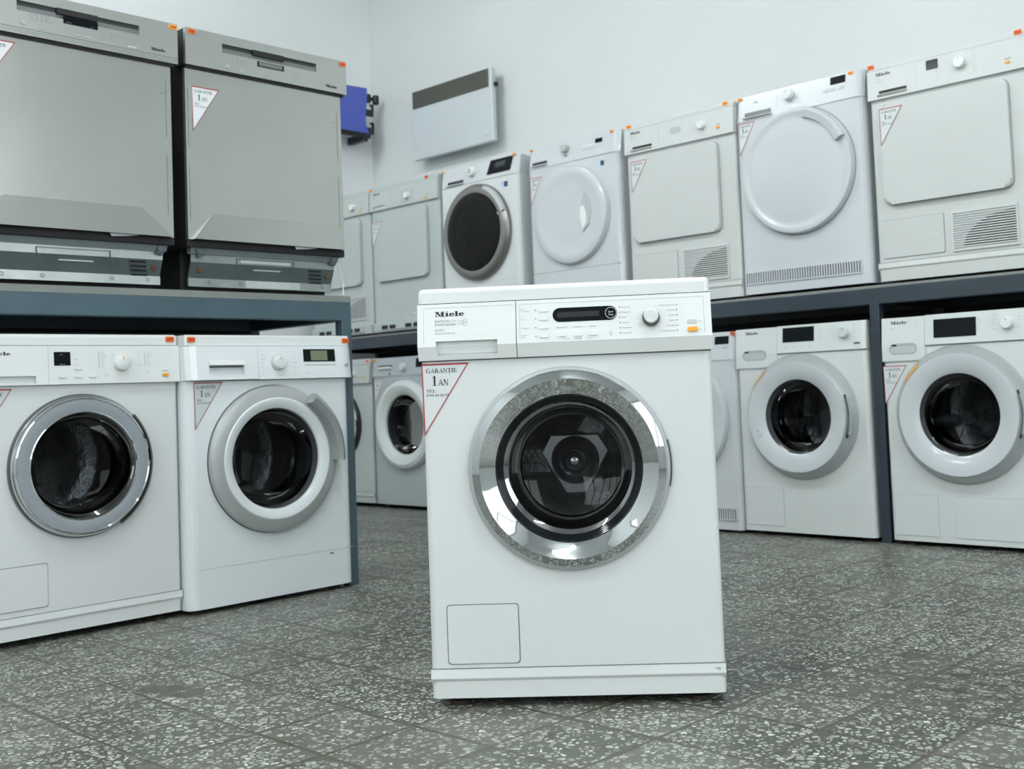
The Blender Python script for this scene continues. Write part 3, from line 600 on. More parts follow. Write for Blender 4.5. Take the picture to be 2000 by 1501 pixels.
# ------------------------------------------------------------------ newer white machines under the right rack
mat('recess_floor_grey', (.46, .49, .49), .4)  # grey of the drawer recess floor, a bit lighter than its surround
def machine_W(x0, label, div=.2, disp=(.228, .373, .787, .846), kn=(.509, .812), brandx=(.047, .063), slot=(.034, .15, .741), flaps=((.018, .197, .042, .196),), tri=None, stick=None, ring=False, dz=0):
    W, D = .597, .60; X = lambda s: s - W / 2
    t = thing('washing_machine', label, 'washing machine', (x0 + W / 2, 3.973, 0), 0, 'washing machines'); cz = .4865
    casing(t, W, D, .018, .74, CWHITE, (0, cz, .18), r=.016)
    f = lambda c: (c.x, c.y - .006 + max(0, c.z - .745) * .10, c.z); y = -.0006
    # top part of the front: drawer front deeper than the control panel
    MB().cells([-W / 2, X(div)], [.69, .745, .853], lambda x, z: 0, 0, .02).warp(f).done('detergent_drawer', CPLAS, t)
    MB().cells([X(div) + .001, W / 2 - .016, W / 2 - .006, W / 2], [.745, .855], lambda x, z: 0, 0, .03).warp(lambda c: f((lambda q: q)(Vector((c.x, c.y + max(0, c.x - (W / 2 - .016)) ** 2 * 30, c.z))))).done('control_panel', CPLAS, t)
    MB().box(-W / 2 + .0012, W / 2 - .0012, .022, D, .7405, .849, .004).done('top_cover', CPLAS, t)
    seams(t, [(X(div) - .0004, X(div) + .0012, .745, .853)], -.0005, SEAML, 'panel_gap', f); seams(t, [(X(div), W / 2, .7435, .7452)], -.0065, SEAML, 'panel_seam'); seams(t, [(-W / 2, X(.13), .6885, .690)], -.0065, SEAML, 'drawer_seam')
    brand(t, X(brandx[0]), .828, brandx[1], y, INK, f, .0115)
    s = pad(t, 'drawer_grip', X(slot[0]), X(slot[1]), slot[2] - .021, slot[2] + .021, -.006, .0005, mat('recess_grey', (.36, .39, .39), .4), .0205, .0002, None, 'oval grey finger recess')
    MB().prism(rrect(X(slot[0] + .006), X(slot[1] - .006), slot[2] - .016, slot[2] + .010, .012), -.0070, -.0064).done('recess_floor', MC['recess_floor_grey'], s)
    MB().box(X(slot[0] + .012), X(slot[0] + .03), -.0078, -.0066, slot[2] + .011, slot[2] + .017).done('recess_slot', DARK, s)
    pad(t, 'display', X(disp[0]), X(disp[1]), disp[2], disp[3], 0, .0008, DISP, .001, .0003, f)
    l = scribble([(X(disp[0] + .015 + .035 * i), .766, 'c', i + 1) for i in range(4)] * (1 if disp[2] > .78 else 0) + [(X(kn[0] - .115), .836 - .0125 * i, 'l', i) for i in range(5)] + [(X(kn[0] - .055), .836 - .0125 * i, 'l', i + 2) for i in range(5)] + [(X(kn[0] + .035), .838 - .0125 * i, 'l', i + 4) for i in range(5)] + [(X(brandx[0] + brandx[1] + .03), .829, 'l', 3), (X(brandx[0]), .811, 'l', 1)], y, .003)
    l.warp(f).done('panel_lettering', LINK, t)
    k = knob(t, X(kn[0]), kn[1], .0225, .004, .026, LGREY if ring else WPLAS)
    MB().box(X(kn[0]) + (.006 if ring else -.001), X(kn[0]) + (.012 if ring else .001), -.0226, -.0216, kn[1] + .008, kn[1] + .014).done('orange_mark', ORANGE if ring else RED, k)
    if ring: MB().lathe([(.0150, -.0478), (.0150, -.0484), (.0105, -.0488), (.0105, -.0480)], X(.119), .428, 24).done('painted_ring_glint', PAPERW, t); MB().box(X(.55), X(.575), -.008, -.006, .7665, .7705).done('power_mark', DARK, t)  # white ring modelled in place of a lamp's reflection on the door
    # door
    d = MB().lathe([(.2530, -.001), (.2525, -.006), (.2400, -.0235), (.2260, -.0440), (.2225, -.0470)], 0, cz, 96).done('door', mat('door_rim_grey', (.42, .455, .455), .3, metal=.25), t, label='light grey door rim')
    MB().lathe([(.2222, -.0465), (.2210, -.0500), (.2150, -.0505), (.1800, -.0420), (.1550, -.0350), (.1495, -.031)], 0, cz, 96).done('white_face_ring', BWHITE, d)
    MB().lathe([(.1495, -.031), (.147, -.01), (.142, .02)], 0, cz, 64).done('inner_ring', DGREY, d)
    MB().lathe([(.2245, -.0460), (.2380, -.0262), (.2390, -.0275), (.2255, -.0478)], 0, cz, 12, 128, 148, True).done('orange_mark', ORANGE, d, label='orange opening mark')
    MB().lathe([(.2330, -.036), (.2365, -.052), (.2415, -.052), (.2440, -.030)], 0, cz, 20, -17, 17, True).done('door_handle', CHROME, d, label='chrome door grip')
    MB().lathe([(.2300, -.041), (.2345, -.047), (.2365, -.047), (.2365, -.036)], 0, cz, 20, -21, 21, True).done('handle_recess', DARK, d)
    bowl(d, 0, cz, .145, .0, .075, GLASS); drum(t, 0, cz, .148, .36)
    for q in flaps:
        seams(t, rect_line(X(q[0]), X(q[1]), q[2], q[3], .0016), -.0004, SEAML, 'flap_gap')
        fl = MB().prism(rrect(X(q[0]) + .001, X(q[1]) - .001, q[2] + .001, q[3] - .001, .004), -.0022, .001, .001).done('service_flap', CWHITE, t)
        MB().disc((X(q[0]) + X(q[1])) / 2, q[3] - .04, .012, -.0026, -.0018, .0006, 24).done('push_mark', CPLAS, fl)
    if tri: sticker_warranty(t, X(tri[0]), tri[1], .095, .145, -.0016)
    for s_ in (stick or []): price(t, X(s_[0]), s_[1], STICK, .010)
    feet(t, W, D, .018)
    return t
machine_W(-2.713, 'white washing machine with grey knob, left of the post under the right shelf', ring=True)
machine_W(-2.047, 'white washing machine with two lower flaps, right of the rack post under the right shelf', div=.172, disp=(.207, .367, .768, .836), kn=(.481, .806), brandx=(.037, .065), slot=(.03, .141, .7345), flaps=((.015, .187, .038, .190), (.249, .580, .038, .188)), tri=(-.001, .673), stick=((.012, .846),))

# ------------------------------------------------------------------ tumble dryers with a square door
def grille(t, x0, x1, z0, z1, m, n=15):
    g = MB(); zs = [z0, z0 + .008]; h = (z1 - z0 - .016) / (n * 2 - 1)
    for i in range(n * 2 - 1): zs.append(z0 + .008 + h * (i + 1))
    zs.append(z1); xs = [x0, x0 + .006, x1 - .006, x1]
    def dep(x, z):
        if x < xs[1] or x > xs[2] or z < z0 + .008 or z > z1 - .008: return 0
        return None if int((z - z0 - .008) / h) % 2 == 0 else 0
    gr = g.cells(xs, zs, dep, -.0065, .0).done('condenser_grille', m, t)
    MB().box(x0 + .003, x1 - .003, -.0012, -.0004, z0 + .003, z1 - .003).done('grille_backing', LGREY, gr)
    cx, cz, R = x1 - .008, z0 + .012, min(x1 - x0 - .035, z1 - z0 - .022)
    rx = (x1 - x0) * .80; rz = (z1 - z0) * .80
    MB().prism([(cx, cz)] + [(cx - rx * math.cos(a), cz + rz * math.sin(a)) for a in [PI / 2 * i / 14 for i in range(15)]], -.0018, -.0011).done('fan_opening', MATTE, gr)
def dryer_sq(x0, label, div=.196, disp=('sq', .237, .283, .776, .813), kn=(.368, .777), org=(.538, .74), brandx=.033, tri=(.046, .666), stick=(), slotdark=True, door=(.045, .533), m=mat('dryer_enamel', (.53, .555, .545), .3, vary=.02, bscale=3), mp=mat('dryer_plastic', (.565, .59, .58), .35, vary=.02), kw=.0225, oldvents=False, zshift=0):
    W, D = .597, .60; X = lambda s: s - W / 2
    t = thing('tumble_dryer', label, 'tumble dryer', (x0 + W / 2, 3.985, .985), 0, 'tumble dryers on the right shelf')
    casing(t, W, D, .01, .823, m); lid(t, W, D, .823, .846, mp, -.006, .008)
    f = old_panel(t, W, mp, div, .8215, .708, (.044, .158, .7265, .7385) if slotdark else (.036, .14, .703 + .012, .733), False, -.008); y = -.0006
    if slotdark:
        MB().box(X(.044), X(.158), -.004, -.001, .7265, .7385).done('drawer_recess', DARK, t)
        MB().extr([(-.016, .7265), (-.022, .7225), (-.013, .7145), (-.011, .7265)], X(.040), X(.160)).done('drawer_grip', mp, t)
    else: MB().box(X(.036), X(.14), -.004, -.001, .716, .732).done('drawer_recess', LGREY, t)
    brand(t, X(brandx), .797, .061, y, INK, f, .0125)
    l = MB().text('T 5206', X(brandx), .786, .004, y).text('Novotronic', X(brandx), .774, .004, y)
    if disp[0] == 'sq': pad(t, 'display', X(disp[1]), X(disp[2]), disp[3], disp[4], 0, .0006, DISP, .001, .0002, f)
    if disp[0] == 'oval': pad(t, 'display', X(disp[1]), X(disp[2]), disp[3], disp[4], 0, .0008, GREYP, .012, .0003, f)
    if disp[0] == 'plate': pad(t, 'dial_plate', X(disp[1]), X(disp[2]), disp[3], disp[4], 0, .0008, GREYP, .003, .0003, f)
    ls = scribble([(X(kn[0] - .095), kn[1] + .032 - .011 * i, 'l', i) for i in range(7)] + [(X(kn[0] + .045), kn[1] + .034 - .011 * i, 'l', i + 3) for i in range(8)], y, .0028) if disp[0] == 'sq' else scribble([(X(kn[0] - .16), kn[1] + .022 - .012 * i, 'l', i) for i in range(4)], y, .0028)
    ls.warp(f).done('programme_lettering', LINK, t); l.warp(f).done('model_lettering', LINK, t)
    knob(t, X(kn[0]), kn[1], kw, -.010, .022, WPLAS)
    pad(t, 'button', X(org[0] - .01), X(org[0] + .01), org[1] + .012, org[1] + .018, 0, .003, mp, .002, .0006, f)
    pad(t, 'power_button', X(org[0] - .009), X(org[0] + .009), org[1] - .005, org[1] + .004, 0, .004, ORANGE, .003, .001, f, 'orange power button')
    # door: raised rounded panel with a shallow inner field
    d = MB().prism(rrect(X(door[0]), X(door[1]), .297, .687, .030, 8), -.020, .0, .011, 4).done('door', m, t)
    MB().prism(rrect(X(door[0]) - .0016, X(door[1]) + .0016, .2954, .6886, .031, 8), -.0006, .0).done('door_gap', SEAM, d)
    seams(t, [(-W / 2 + .01, W / 2 - .01, .6985, .6995)], -.0003, SEAML, 'front_seam')
    if oldvents:
        seams(t, rect_line(X(.03), X(.26), .075, .245, .0016), -.0004, SEAML, 'flap_gap')
        MB().extr([(-.002, .065), (-.014, .060), (-.010, .012), (.05, .012), (.05, .065)], -W / 2, W / 2).done('plinth', m, t)
        v = MB().box(X(.06), X(.52), -.0175, -.010, .020, .052, .002).done('vent_frame', mp, t)
        for k in range(6):
            if k != 2: MB().box(X(.085 + k * .07), X(.085 + k * .07 + .055), -.0182, -.012, .025, .047).done('vent_opening', MATTE, v)
        if oldvents == 'grille':
            grille(t, X(.30), X(.545), .094, .235, LGREY, 14)
    else:
        fl = flap(t, X(.024), X(.267), .097, .2405, m, .004, .0014, SEAM); MB().disc(X(.235), .165, .006, -.0046, -.0035, .0004, 16).done('push_mark', mp, fl)
        grille(t, X(.298), X(.540), .094, .240, mp); miele_plinth(t, W, m, .080)
    sticker_warranty(t, X(tri[0]), tri[1], .094, .141, -.0224 if tri[0] > .04 else -.022)
    for s_, z, mm in stick: price(t, X(s_), z, mm, -.0085)
    feet(t, W, D, .01)
dryer_sq(-2.049, 'white tumble dryer with small black display, rightmost on the right shelf', stick=((.014, .838, STICK), (.578, .838, STICK)))
dryer_sq(-3.274, 'white tumble dryer with square door and oval grey display, between the two white round-door dryers', disp=('oval', .262, .322, .758, .787), kn=(.437, .767), org=(.520, .743), kw=.019, tri=(.040, .669), door=(.034, .512), stick=((.025, .838, STICK2), (.560, .838, STICK2)))
dryer_sq(-5.195, 'greyish white square-door tumble dryer left of the dark round-door machine, below heater', disp=('plate', .285, .395, .722, .795), kn=(.345, .757), org=(.505, .722), kw=.019, tri=(.030, .640), door=(.050, .505), slotdark=False, oldvents=True, stick=((.006, .832, STICK2), (.505, .836, STICK)), m=mat('aged_grey_enamel', (.43, .475, .475), .35, vary=.03), mp=mat('aged_grey_plastic', (.45, .495, .49), .4, vary=.03))
dryer_sq(-5.805, 'greyish white tumble dryer half hidden behind the right-hand dishwasher', disp=('none',), kn=(.452, .757), org=(.528, .728), kw=.019, tri=(.030, .640), door=(.050, .515), slotdark=False, oldvents='grille', m=MC['aged_grey_enamel'], mp=MC['aged_grey_plastic'])

# ------------------------------------------------------------------ round-door dryers and washer of the tilted-panel kind
def slot_bar(t, x0, x1, z0, z1, y, f, m=WPLAS):
    s = MB().extr([(-.002, z0), (-.002, z1), (.004, z1), (.004, z0)], x0, x1).warp(f).done('drawer_recess', DARK, t)
    MB().extr([(-.003, z0 - .004), (-.0105, z0 - .002), (-.004, z0 + .004), (0, z0 + .004)], x0 - .006, x1 + .004).warp(f).done('drawer_grip', m, t)
def round_front(t, W, D, body, plastic, cz, hole=None, line=.742):
    casing(t, W, D, .012, line, body, hole, r=.03)
    f = lambda c: (c.x, c.y - .004 + max(0, c.z - line) * .16 + max(0, abs(c.x) - (W / 2 - .03)) ** 2 * 22, c.z)
    MB().cells([-W / 2, -W / 2 + .01, -W / 2 + .022, W / 2 - .03, W / 2 - .02, W / 2 - .01, W / 2], [line, .79, .850], lambda x, z: 0, 0, .04).warp(f).done('control_panel', plastic, t)
    MB().box(-W / 2 + .0012, W / 2 - .0012, .045, D, line + .0005, .847, .004).done('top_cover', plastic, t)
    seams(t, [(-W / 2 + .01, W / 2 - .012, line - .0016, line)], -.0005 + .001, SEAML, 'panel_seam')
    return f
def vgrille(t, x0, x1, z0, z1, m):
    n = 46; xs = [x0]; w_ = (x1 - x0 - .008) / (2 * n - 1)
    for i in range(2 * n): xs.append(x0 + .004 + w_ * i)
    xs.append(x1); zs = [z0, z0 + .005, z1 - .005, z1]
    def dep(x, z):
        if z < zs[1] or z > zs[2] or x < x0 + .004 or x > x1 - .004: return 0
        return None if int((x - x0 - .004) / w_) % 2 == 0 else 0
    g = MB().cells(xs, zs, dep, -.0055, .0).done('air_grille', m, t)
    MB().box(x0 + .002, x1 - .002, -.0012, -.0004, z0 + .002, z1 - .002).done('grille_backing', DGREY, g)

def dryer_A2():
    W, D = .597, .60; X = lambda s: s - W / 2
    t = thing('tumble_dryer', 'glossy white tumble dryer with large round door, second from right on the right shelf', 'tumble dryer', (-2.675 + W / 2, 3.985, .985), 0, 'tumble dryers on the right shelf')
    cz = .4945; f = round_front(t, W, D, BWHITE, BWHITE, cz, None, .742); y = -.0006
    slot_bar(t, X(.054), X(.180), .754, .776, y, f, BWHITE)
    pad(t, 'display', X(.455), X(.522), .812, .843, 0, .0008, DISP, .001, .0003, f)
    for k, s_ in enumerate((.425, .455, .495)): pad(t, 'button', X(s_), X(s_ + .024), .786, .800, 0, .0012, GREYP, .001, .0003, f)
    knob(t, X(.268), .812, .023, .004, .026, WPLAS)
    l = scribble([(X(.205), .828 - .0085 * i, 'l', i) for i in range(7)] + [(X(.305), .834 - .0085 * i, 'l', i + 2) for i in range(8)], y, .0025); l.text('AEG', X(.095), .812, .008, y); l.warp(f).done('panel_lettering', GINK, t)
    d = MB().lathe([(.2580, -.001), (.2575, -.016), (.2520, -.026), (.2400, -.0285), (.2300, -.0262), (.2120, -.0228), (.2060, -.0236), (.1500, -.0238), (0, -.0245)], X(.2945), cz, 96).done('door', BWHITE, t)
    MB().lathe([(.2570, -.0012), (.2600, -.0012)], X(.2945), cz, 96).done('door_gap', SEAM, d)
    MB().lathe([(.2080, -.022), (.2130, -.042), (.2400, -.050), (.2520, -.040), (.2540, -.022)], X(.2945), cz, 30, 24, 76, True).done('door_handle', BWHITE, d, label='white curved grip')
    sticker_warranty(t, X(.020), .735, .080, .135, -.0018); price(t, X(.026), .842, STICK2, .008, .022, .012); price(t, X(.545), .842, STICK2, .008, .022, .012)
    seams(t, [(X(.02), X(.15), .2235, .2247), (X(.40), X(.560), .2235, .2247), (X(.56), X(.5612), .20, .2247)], .0005, SEAML, 'plinth_seam')
    vgrille(t, X(.022), X(.555), .052, .106, BWHITE); feet(t, W, D, .012)
dryer_A2()
def dryer_A0():
    W, D = .597, .60; X = lambda s: s - W / 2
    t = thing('tumble_dryer', 'white dryer on the floor peeking out right behind the centre machine', 'tumble dryer', (-3.318 + W / 2, 3.973, 0), 0, 'tumble dryers')
    cz = .4845; f = round_front(t, W, D, BWHITE, BWHITE, cz, None, .731)
    pad(t, 'display', X(.490), X(.562), .798, .832, 0, .0008, DISP, .001, .0003, f); pad(t, 'button', X(.530), X(.560), .778, .790, 0, .0012, GREYP, .001, .0003, f)
    d = MB().lathe([(.2580, -.001), (.2575, -.016), (.2520, -.026), (.2400, -.0285), (.2180, -.0225), (0, -.0255)], X(.2945), cz, 96).done('door', BWHITE, t)
    price(t, X(.582), .842, STICK, .008, .022, .014)
    seams(t, rect_line(X(.35), X(.568), .12, .218, .0014), .0003, SEAML, 'flap_gap'); vgrille(t, X(.022), X(.570), .052, .106, BWHITE); feet(t, W, D, .012)
dryer_A0()
def dryer_A1():
    W, D = .597, .60; X = lambda s: s - W / 2
    t = thing('tumble_dryer', 'white tumble dryer with round door and recessed grip, right of the dark round-door machine', 'tumble dryer', (-3.921 + W / 2, 3.985, .985), 0, 'tumble dryers on the right shelf')
    cz = .482; f = round_front(t, W, D, BWHITE, BWHITE, cz, None, .742); y = -.0006
    slot_bar(t, X(.040), X(.138), .756, .774, y, f, BWHITE)
    pad(t, 'display', X(.452), X(.497), .804, .825, 0, .0008, DISP, .001, .0003, f); pad(t, 'button', X(.375), X(.455), .784, .789, 0, .001, GREYP, .001, .0003, f); pad(t, 'button', X(.48), X(.50), .784, .789, 0, .001, GREYP, .001, .0003, f)
    for k in range(4): pad(t, 'button', X(.375 + .022 * k), X(.387 + .022 * k), .798, .806, 0, .001, WPLAS, .003, .0003, f)
    knob(t, X(.262), .810, .020, .004, .024, SILVERP); MB().box(X(.255), X(.275), -.0062, -.004, .774, .779).warp(f).done('power_mark', GINK, t)
    MB().text('AEG', X(.10), .818, .007, y).warp(f).done('brand_lettering', GINK, t)
    cxd = X(.2945); d = MB().lathe([(.2400, -.001), (.2390, -.012), (.2320, -.024), (.2180, -.029), (.1950, -.0285), (.1750, -.0235), (.1500, -.0220), (0, -.0225)], cxd, cz, 96).done('door', BWHITE, t)
    h = MB().prism([(cxd + a, cz + b) for a, b in ((.085, -.095), (.128, -.060), (.142, .0), (.136, .055), (.104, .11), (.078, .04), (.066, -.03))], -.0265, -.020, .003, 2).done('door_handle', GREYP, d, label='recessed finger grip')
    MB().prism([(cxd + a, cz + b) for a, b in ((.084, -.085), (.112, -.055), (.112, -.01), (.100, .03), (.076, .03), (.070, -.02))], -.0285, -.022, .002).done('grip_lip', WPLAS, h)
    pad(t, 'energy_badge', X(.465), X(.486), .690, .713, 0, .0012, BADGEL, .001, .0002); pad(t, 'energy_badge', X(.487), X(.508), .690, .713, 0, .0012, BADGE, .001, .0002)
    sticker_warranty(t, X(.020), .700, .080, .135, -.0018); price(t, X(.026), .842, STICK2, .008, .020, .010); price(t, X(.555), .842, STICK2, .008, .020, .012)
    seams(t, [(-W / 2 + .012, W / 2 - .012, .2205, .2225)], -.0004, SEAM, 'plinth_seam'); feet(t, W, D, .012)
dryer_A1()
def washer_X3():
    W, D = .597, .60; X = lambda s: s - W / 2
    t = thing('washing_machine', 'white machine with dark round window in a bronze-grey ring, on the right shelf', 'washing machine', (-4.59 + W / 2, 3.985, .985), 0, 'washing machines')
    cz = .4815; f = round_front(t, W, D, CWHITE, BWHITE, cz, (X(.2945), cz, .20), .748); y = -.0006
    slot_bar(t, X(.070), X(.192), .755, .775, y, f, BWHITE)
    d = MB().prism([(X(.375), .770), (X(.548), .770), (X(.566), .843), (X(.399), .843)], -.0025, .002).warp(lambda c: f(Vector((min(max(c.x, -.25), .25), c.y, c.z))) if False else (c.x, f(Vector((0, c.y, c.z)))[1], c.z)).done('display', DISP, t)
    MB().prism([(X(.432), .800), (X(.505), .800), (X(.513), .828), (X(.439), .828)], -.0029, -.001).warp(lambda c: (c.x, f(Vector((0, c.y, c.z)))[1], c.z)).done('display_window', mat('display_dim_blue', (.02, .025, .03), .2), d)
    kn = knob(t, X(.262), .806, .025, .004, .024, WPLAS); MB().lathe([(0, -.0212), (.015, -.0208)], X(.262), .806, 24).done('knob_centre', GREYP, kn)
    MB().text('AEG', X(.12), .812, .007, y).text('9000', X(.30), .80, .005, y).text('SERIES', X(.30), .79, .004, y).warp(f).done('panel_lettering', LINK, t)
    cxd = X(.2945); d = MB().lathe([(.2530, -.001), (.2520, -.014), (.2450, -.026), (.2300, -.034), (.2120, -.038), (.2040, -.036)], cxd, cz, 96).done('door', BRONZE, t, label='bronze-grey metallic door ring')
    MB().lathe([(.2040, -.036), (.1950, -.040), (.1500, -.043), (.0, -.044)], cxd, cz, 96).done('door_glass', DGLASS, d)
    MB().lathe([(.2040, -.034), (.180, .02)], cxd, cz, 64).done('inner_ring', DARK, d)
    MB().lathe([(.2500, -.012), (.2440, -.040), (.2300, -.045), (.2250, -.032)], cxd, cz, 30, 20, 68, True).done('door_handle', GREYP, d, label='grey door grip')
    drum(t, cxd, cz, .165, .36)
    pad(t, 'energy_badge', X(.475), X(.500), .690, .717, 0, .0012, BADGEL, .001, .0002); pad(t, 'energy_badge', X(.501), X(.527), .690, .717, 0, .0012, BADGE, .001, .0002)
    price(t, X(.020), .840, STICK2, .008, .018, .012); price(t, X(.572), .846, STICK2, .006, .022, .012)
    seams(t, [(X(.30), W / 2 - .02, .215, .2162)], -.0003, SEAML, 'plinth_seam'); feet(t, W, D, .012)
washer_X3()
def washer_M1():
    W, D = .60, .58; X = lambda s: s - W / 2
    t = thing('washing_machine', 'silver-grey washing machine with white door frame, on the floor left behind centre machine', 'washing machine', (-5.215 + W / 2, 3.973, 0), 0, 'washing machines')
    cz = .470; casing(t, W, D, .024, .745, SILVERBODY, (X(.292), cz, .19), r=.015)
    f = lambda c: (c.x, c.y - .004 + max(0, c.z - .745) * .12, c.z)
    MB().cells([-W / 2, W / 2], [.745, .848], lambda x, z: 0, 0, .04).warp(f).done('control_panel', SILVERBODY, t); MB().box(-W / 2 + .0012, W / 2 - .0012, .03, D, .7455, .845).done('top_cover', SILVERBODY, t)
    MB().box(X(.062), X(.175), -.006, .006, .797, .806).done('drawer_recess', DGREY, t); MB().box(X(.062), X(.175), -.012, .006, .785, .797, .003).done('drawer_grip', WPLAS, t)
    knob(t, X(.283), .792, .022, .002, .024, LGREY); pad(t, 'display', X(.385), X(.46), .785, .835, 0, .001, DISP, .001, .0003, f)
    MB().box(X(.155), X(.165), -.006, -.003, .752, .760).done('door_mark', DARK, t)
    d = MB().lathe([(.2475, -.001), (.2465, -.018), (.2380, -.034), (.2200, -.042), (.1950, -.036), (.1680, -.018), (.1650, -.006)], X(.292), cz, 96).done('door', CWHITE, t)
    MB().lathe([(.1650, -.006), (.158, .03)], X(.292), cz, 64).done('inner_ring', DGREY, d); bowl(d, X(.292), cz, .160, .0, .09, GLASS); drum(t, X(.292), cz, .163, .36)
    sticker_warranty(t, X(.012), .730, .085, .14, -.0012); price(t, X(.012), .838, STICK2, -.001, .020, .014)
    seams(t, [(-W / 2, X(.12), .7435, .745)], -.0045, SEAML, 'panel_seam'); feet(t, W, D, .024)
washer_M1()
def washer_M2():
    W, D = .597, .60; X = lambda s: s - W / 2
    t = thing('washing_machine', 'grey-white washing machine with chrome door edge, half hidden behind the left rack post', 'washing machine', (-5.832 + W / 2, 3.973, 0), 0, 'washing machines')
    m = MC['aged_grey_enamel']; casing(t, W, D, .024, .82, m, (0, .476, .17)); lid(t, W, D, .82, .852, MC['aged_grey_plastic'])
    f = old_panel(t, W, MC['aged_grey_plastic'], .205, .8185, .712, (.035, .173, .715, .737))
    knob(t, X(.445), .768, .020, -.012, .020); pad(t, 'power_button', X(.532), X(.550), .743, .752, 0, .004, ORANGE, .003, .001, f, 'orange power button')
    d = MB().lathe([(.2000, 0), (.2000, -.010), (.1975, -.024), (.1915, -.030)], 0, .476, 96).done('door', DARK, t)
    MB().lathe([(.1915, -.030), (.1880, -.033), (.1550, -.028), (.1480, -.024)], 0, .476, 96).done('chrome_ring', CHROME, d); bowl(d, 0, .476, .148, -.018, .09); drum(t, 0, .476, .15, .36)
    price(t, X(.578), .838, STICK, -.0085, .020, .014); miele_plinth(t, W, m, .082); feet(t, W, D, .024)
washer_M2()

# ------------------------------------------------------------------ dishwashers on the left shelf
mat('aged_zinc', (.34, .38, .37), .42, metal=.4, bump=.15, bscale=14, vary=.2)
def dishwasher(y0, label, variant):
    W, D = .598, .55; X = lambda s: s - W / 2; A = variant == 'A'
    t = thing('dishwasher', label, 'dishwasher', (-3.13, y0 + W / 2, .985), PI / 2, 'dishwashers on the left shelf')
    MB().box(-W / 2 + .004, W / 2 - .012, .022, D, .13, .80, .003).done('tub_casing', BITUM, t)
    zb = .682 if A else .690; z0, z1 = .748, .776; a, b = X(.125), X(.476)
    xs = [-W / 2, a, X(.15), X(.234), X(.350), X(.45), b, W / 2]
    zs = sorted({zb, z0, z0 + .016, z1, .805})
    def dep(x, z):
        if a < x < b and z0 < z < z1:
            return .0105 if z > z0 + .016 else .008
        return 0
    p = MB().cells(xs, zs, dep, 0, .012).done('control_panel', STEELP, t)
    MB().box(-W / 2 + .001, W / 2 - .001, .0125, .060, zb + .001, .804).done('panel_housing', BITUM, t)
    MB().box(a + .0005, b - .0005, .0065, .0075, z0 + .0005, z0 + .016).done('handle_floor', mat('handle_floor_grey', (.20, .215, .215), .35, metal=.4), p); MB().box(a + .0005, b - .0005, .0090, .0100, z0 + .016, z1 - .0005).done('handle_recess', mat('recess_dark', (.05, .06, .06), .4), p)
    MB().box(X(.234), X(.350), -.002, .008, z0 + .013, z1 + .0015).done('door_latch_grip', MATTE, p)
    if A:
        ds = pad(t, 'display', X(.252), X(.351), .737, .758, 0, .0006, DISP, .001, .0002)
        MB().text('GENERAL', X(.257), .7395, .003, -.0012).text('0:30', X(.330), .7395, .003, -.0012).done('display_digits', LINK, ds)
        seams(t, [(-W / 2, W / 2, .6985, .7000), (-W / 2, W / 2, .6925, .6932), (-W / 2, W / 2, .6870, .6877)], -.0004, SEAM, 'trim_groove')
    else:
        ds = pad(t, 'display', X(.250), X(.349), .7265, .7445, 0, .0006, DISP, .001, .0002); pad(ds, 'lcd_screen', X(.256), X(.343), .7300, .7430, -.0006, .0003, LCDG, .0005, .0001)
    zz = .738 if A else .728
    l = MB()
    for i in range(3):
        l.disc(X(.178), zz + .006 - .007 * i, .0016, -.0006, 0, n=8); l.disc(X(.192), zz + .006 - .007 * i, .0016, -.0006, 0, n=8)
        l.text(('Pots', 'Normal', 'Auto')[i], X(.168), zz + .0045 - .007 * i, .003, -.0006, 'r'); l.text(('Sensitive', 'Quick', 'Energy save')[i], X(.200), zz + .0045 - .007 * i, .003, -.0006)
        l.text(('Salt', 'Rinse aid', 'Air')[i], X(.385), zz - .004 - .007 * i, .003, -.0006)
    l.done('panel_lettering', GINK, t)
    MB().disc(X(.142), zz - .022, .007, -.002, .001, .0006, 24).done('power_button', GREYP, t)
    for s_ in ((.185, .281, .312) if A else (.185, .27)): pad(t, 'button', X(s_), X(s_ + .020), zz - .031, zz - .025, 0, .001, GREYP, .001, .0003)
    pad(t, 'button', X(.440), X(.466), zz - .033, zz - .028, 0, .001, LGREY, .001, .0003)
    brand(t, X(.512), .711 if A else .7045, .046, -.0008, INK, None, .0085)
    # door sheet: the lower field is folded forward in a trapezoid
    dz0, dz1 = .152, zb - .008; xr = W / 2 - .020; xl = -W / 2 + .002; yd = .012
    q = [(X(.085), .236), (X(.478), .236), (xr - .012, dz0), (xl + .012, dz0)]
    d = MB(); P = lambda x, z, y: d.bm.verts.new((x, y, z))
    TL, TR, BR, BL = P(xl, dz1, yd), P(xr, dz1, yd), P(xr, dz0, yd), P(xl, dz0, yd)
    a0, a1 = P(*q[0], yd), P(*q[1], yd); b1, b0 = P(*q[2], yd), P(*q[3], yd)
    for fc in ((TL, a0, a1, TR), (TL, BL, b0, a0), (TR, a1, b1, BR)): d.bm.faces.new(fc)
    c0, c1, c2, c3 = P(q[0][0], q[0][1], yd - .0025), P(q[1][0], q[1][1], yd - .0025), P(q[2][0], q[2][1], yd - .018), P(q[3][0], q[3][1], yd - .018)
    d.bm.faces.new((c0, c3, c2, c1)); d.bm.faces.new((a0, c0, c1, a1)); d.bm.faces.new((a1, c1, c2, b1)); d.bm.faces.new((b0, c3, c0, a0))
    TL2, TR2, BR2, BL2 = P(xl, dz1, yd + .014), P(xr, dz1, yd + .014), P(xr, dz0, yd + .014), P(xl, dz0, yd + .014)
    for fc in ((TL, TR, TR2, TL2), (TR, BR, BR2, TR2), (BL, TL, TL2, BL2), (BL2, TL2, TR2, BR2)): d.bm.faces.new(fc)
    dr = d.done('door', STEEL, t, 8)
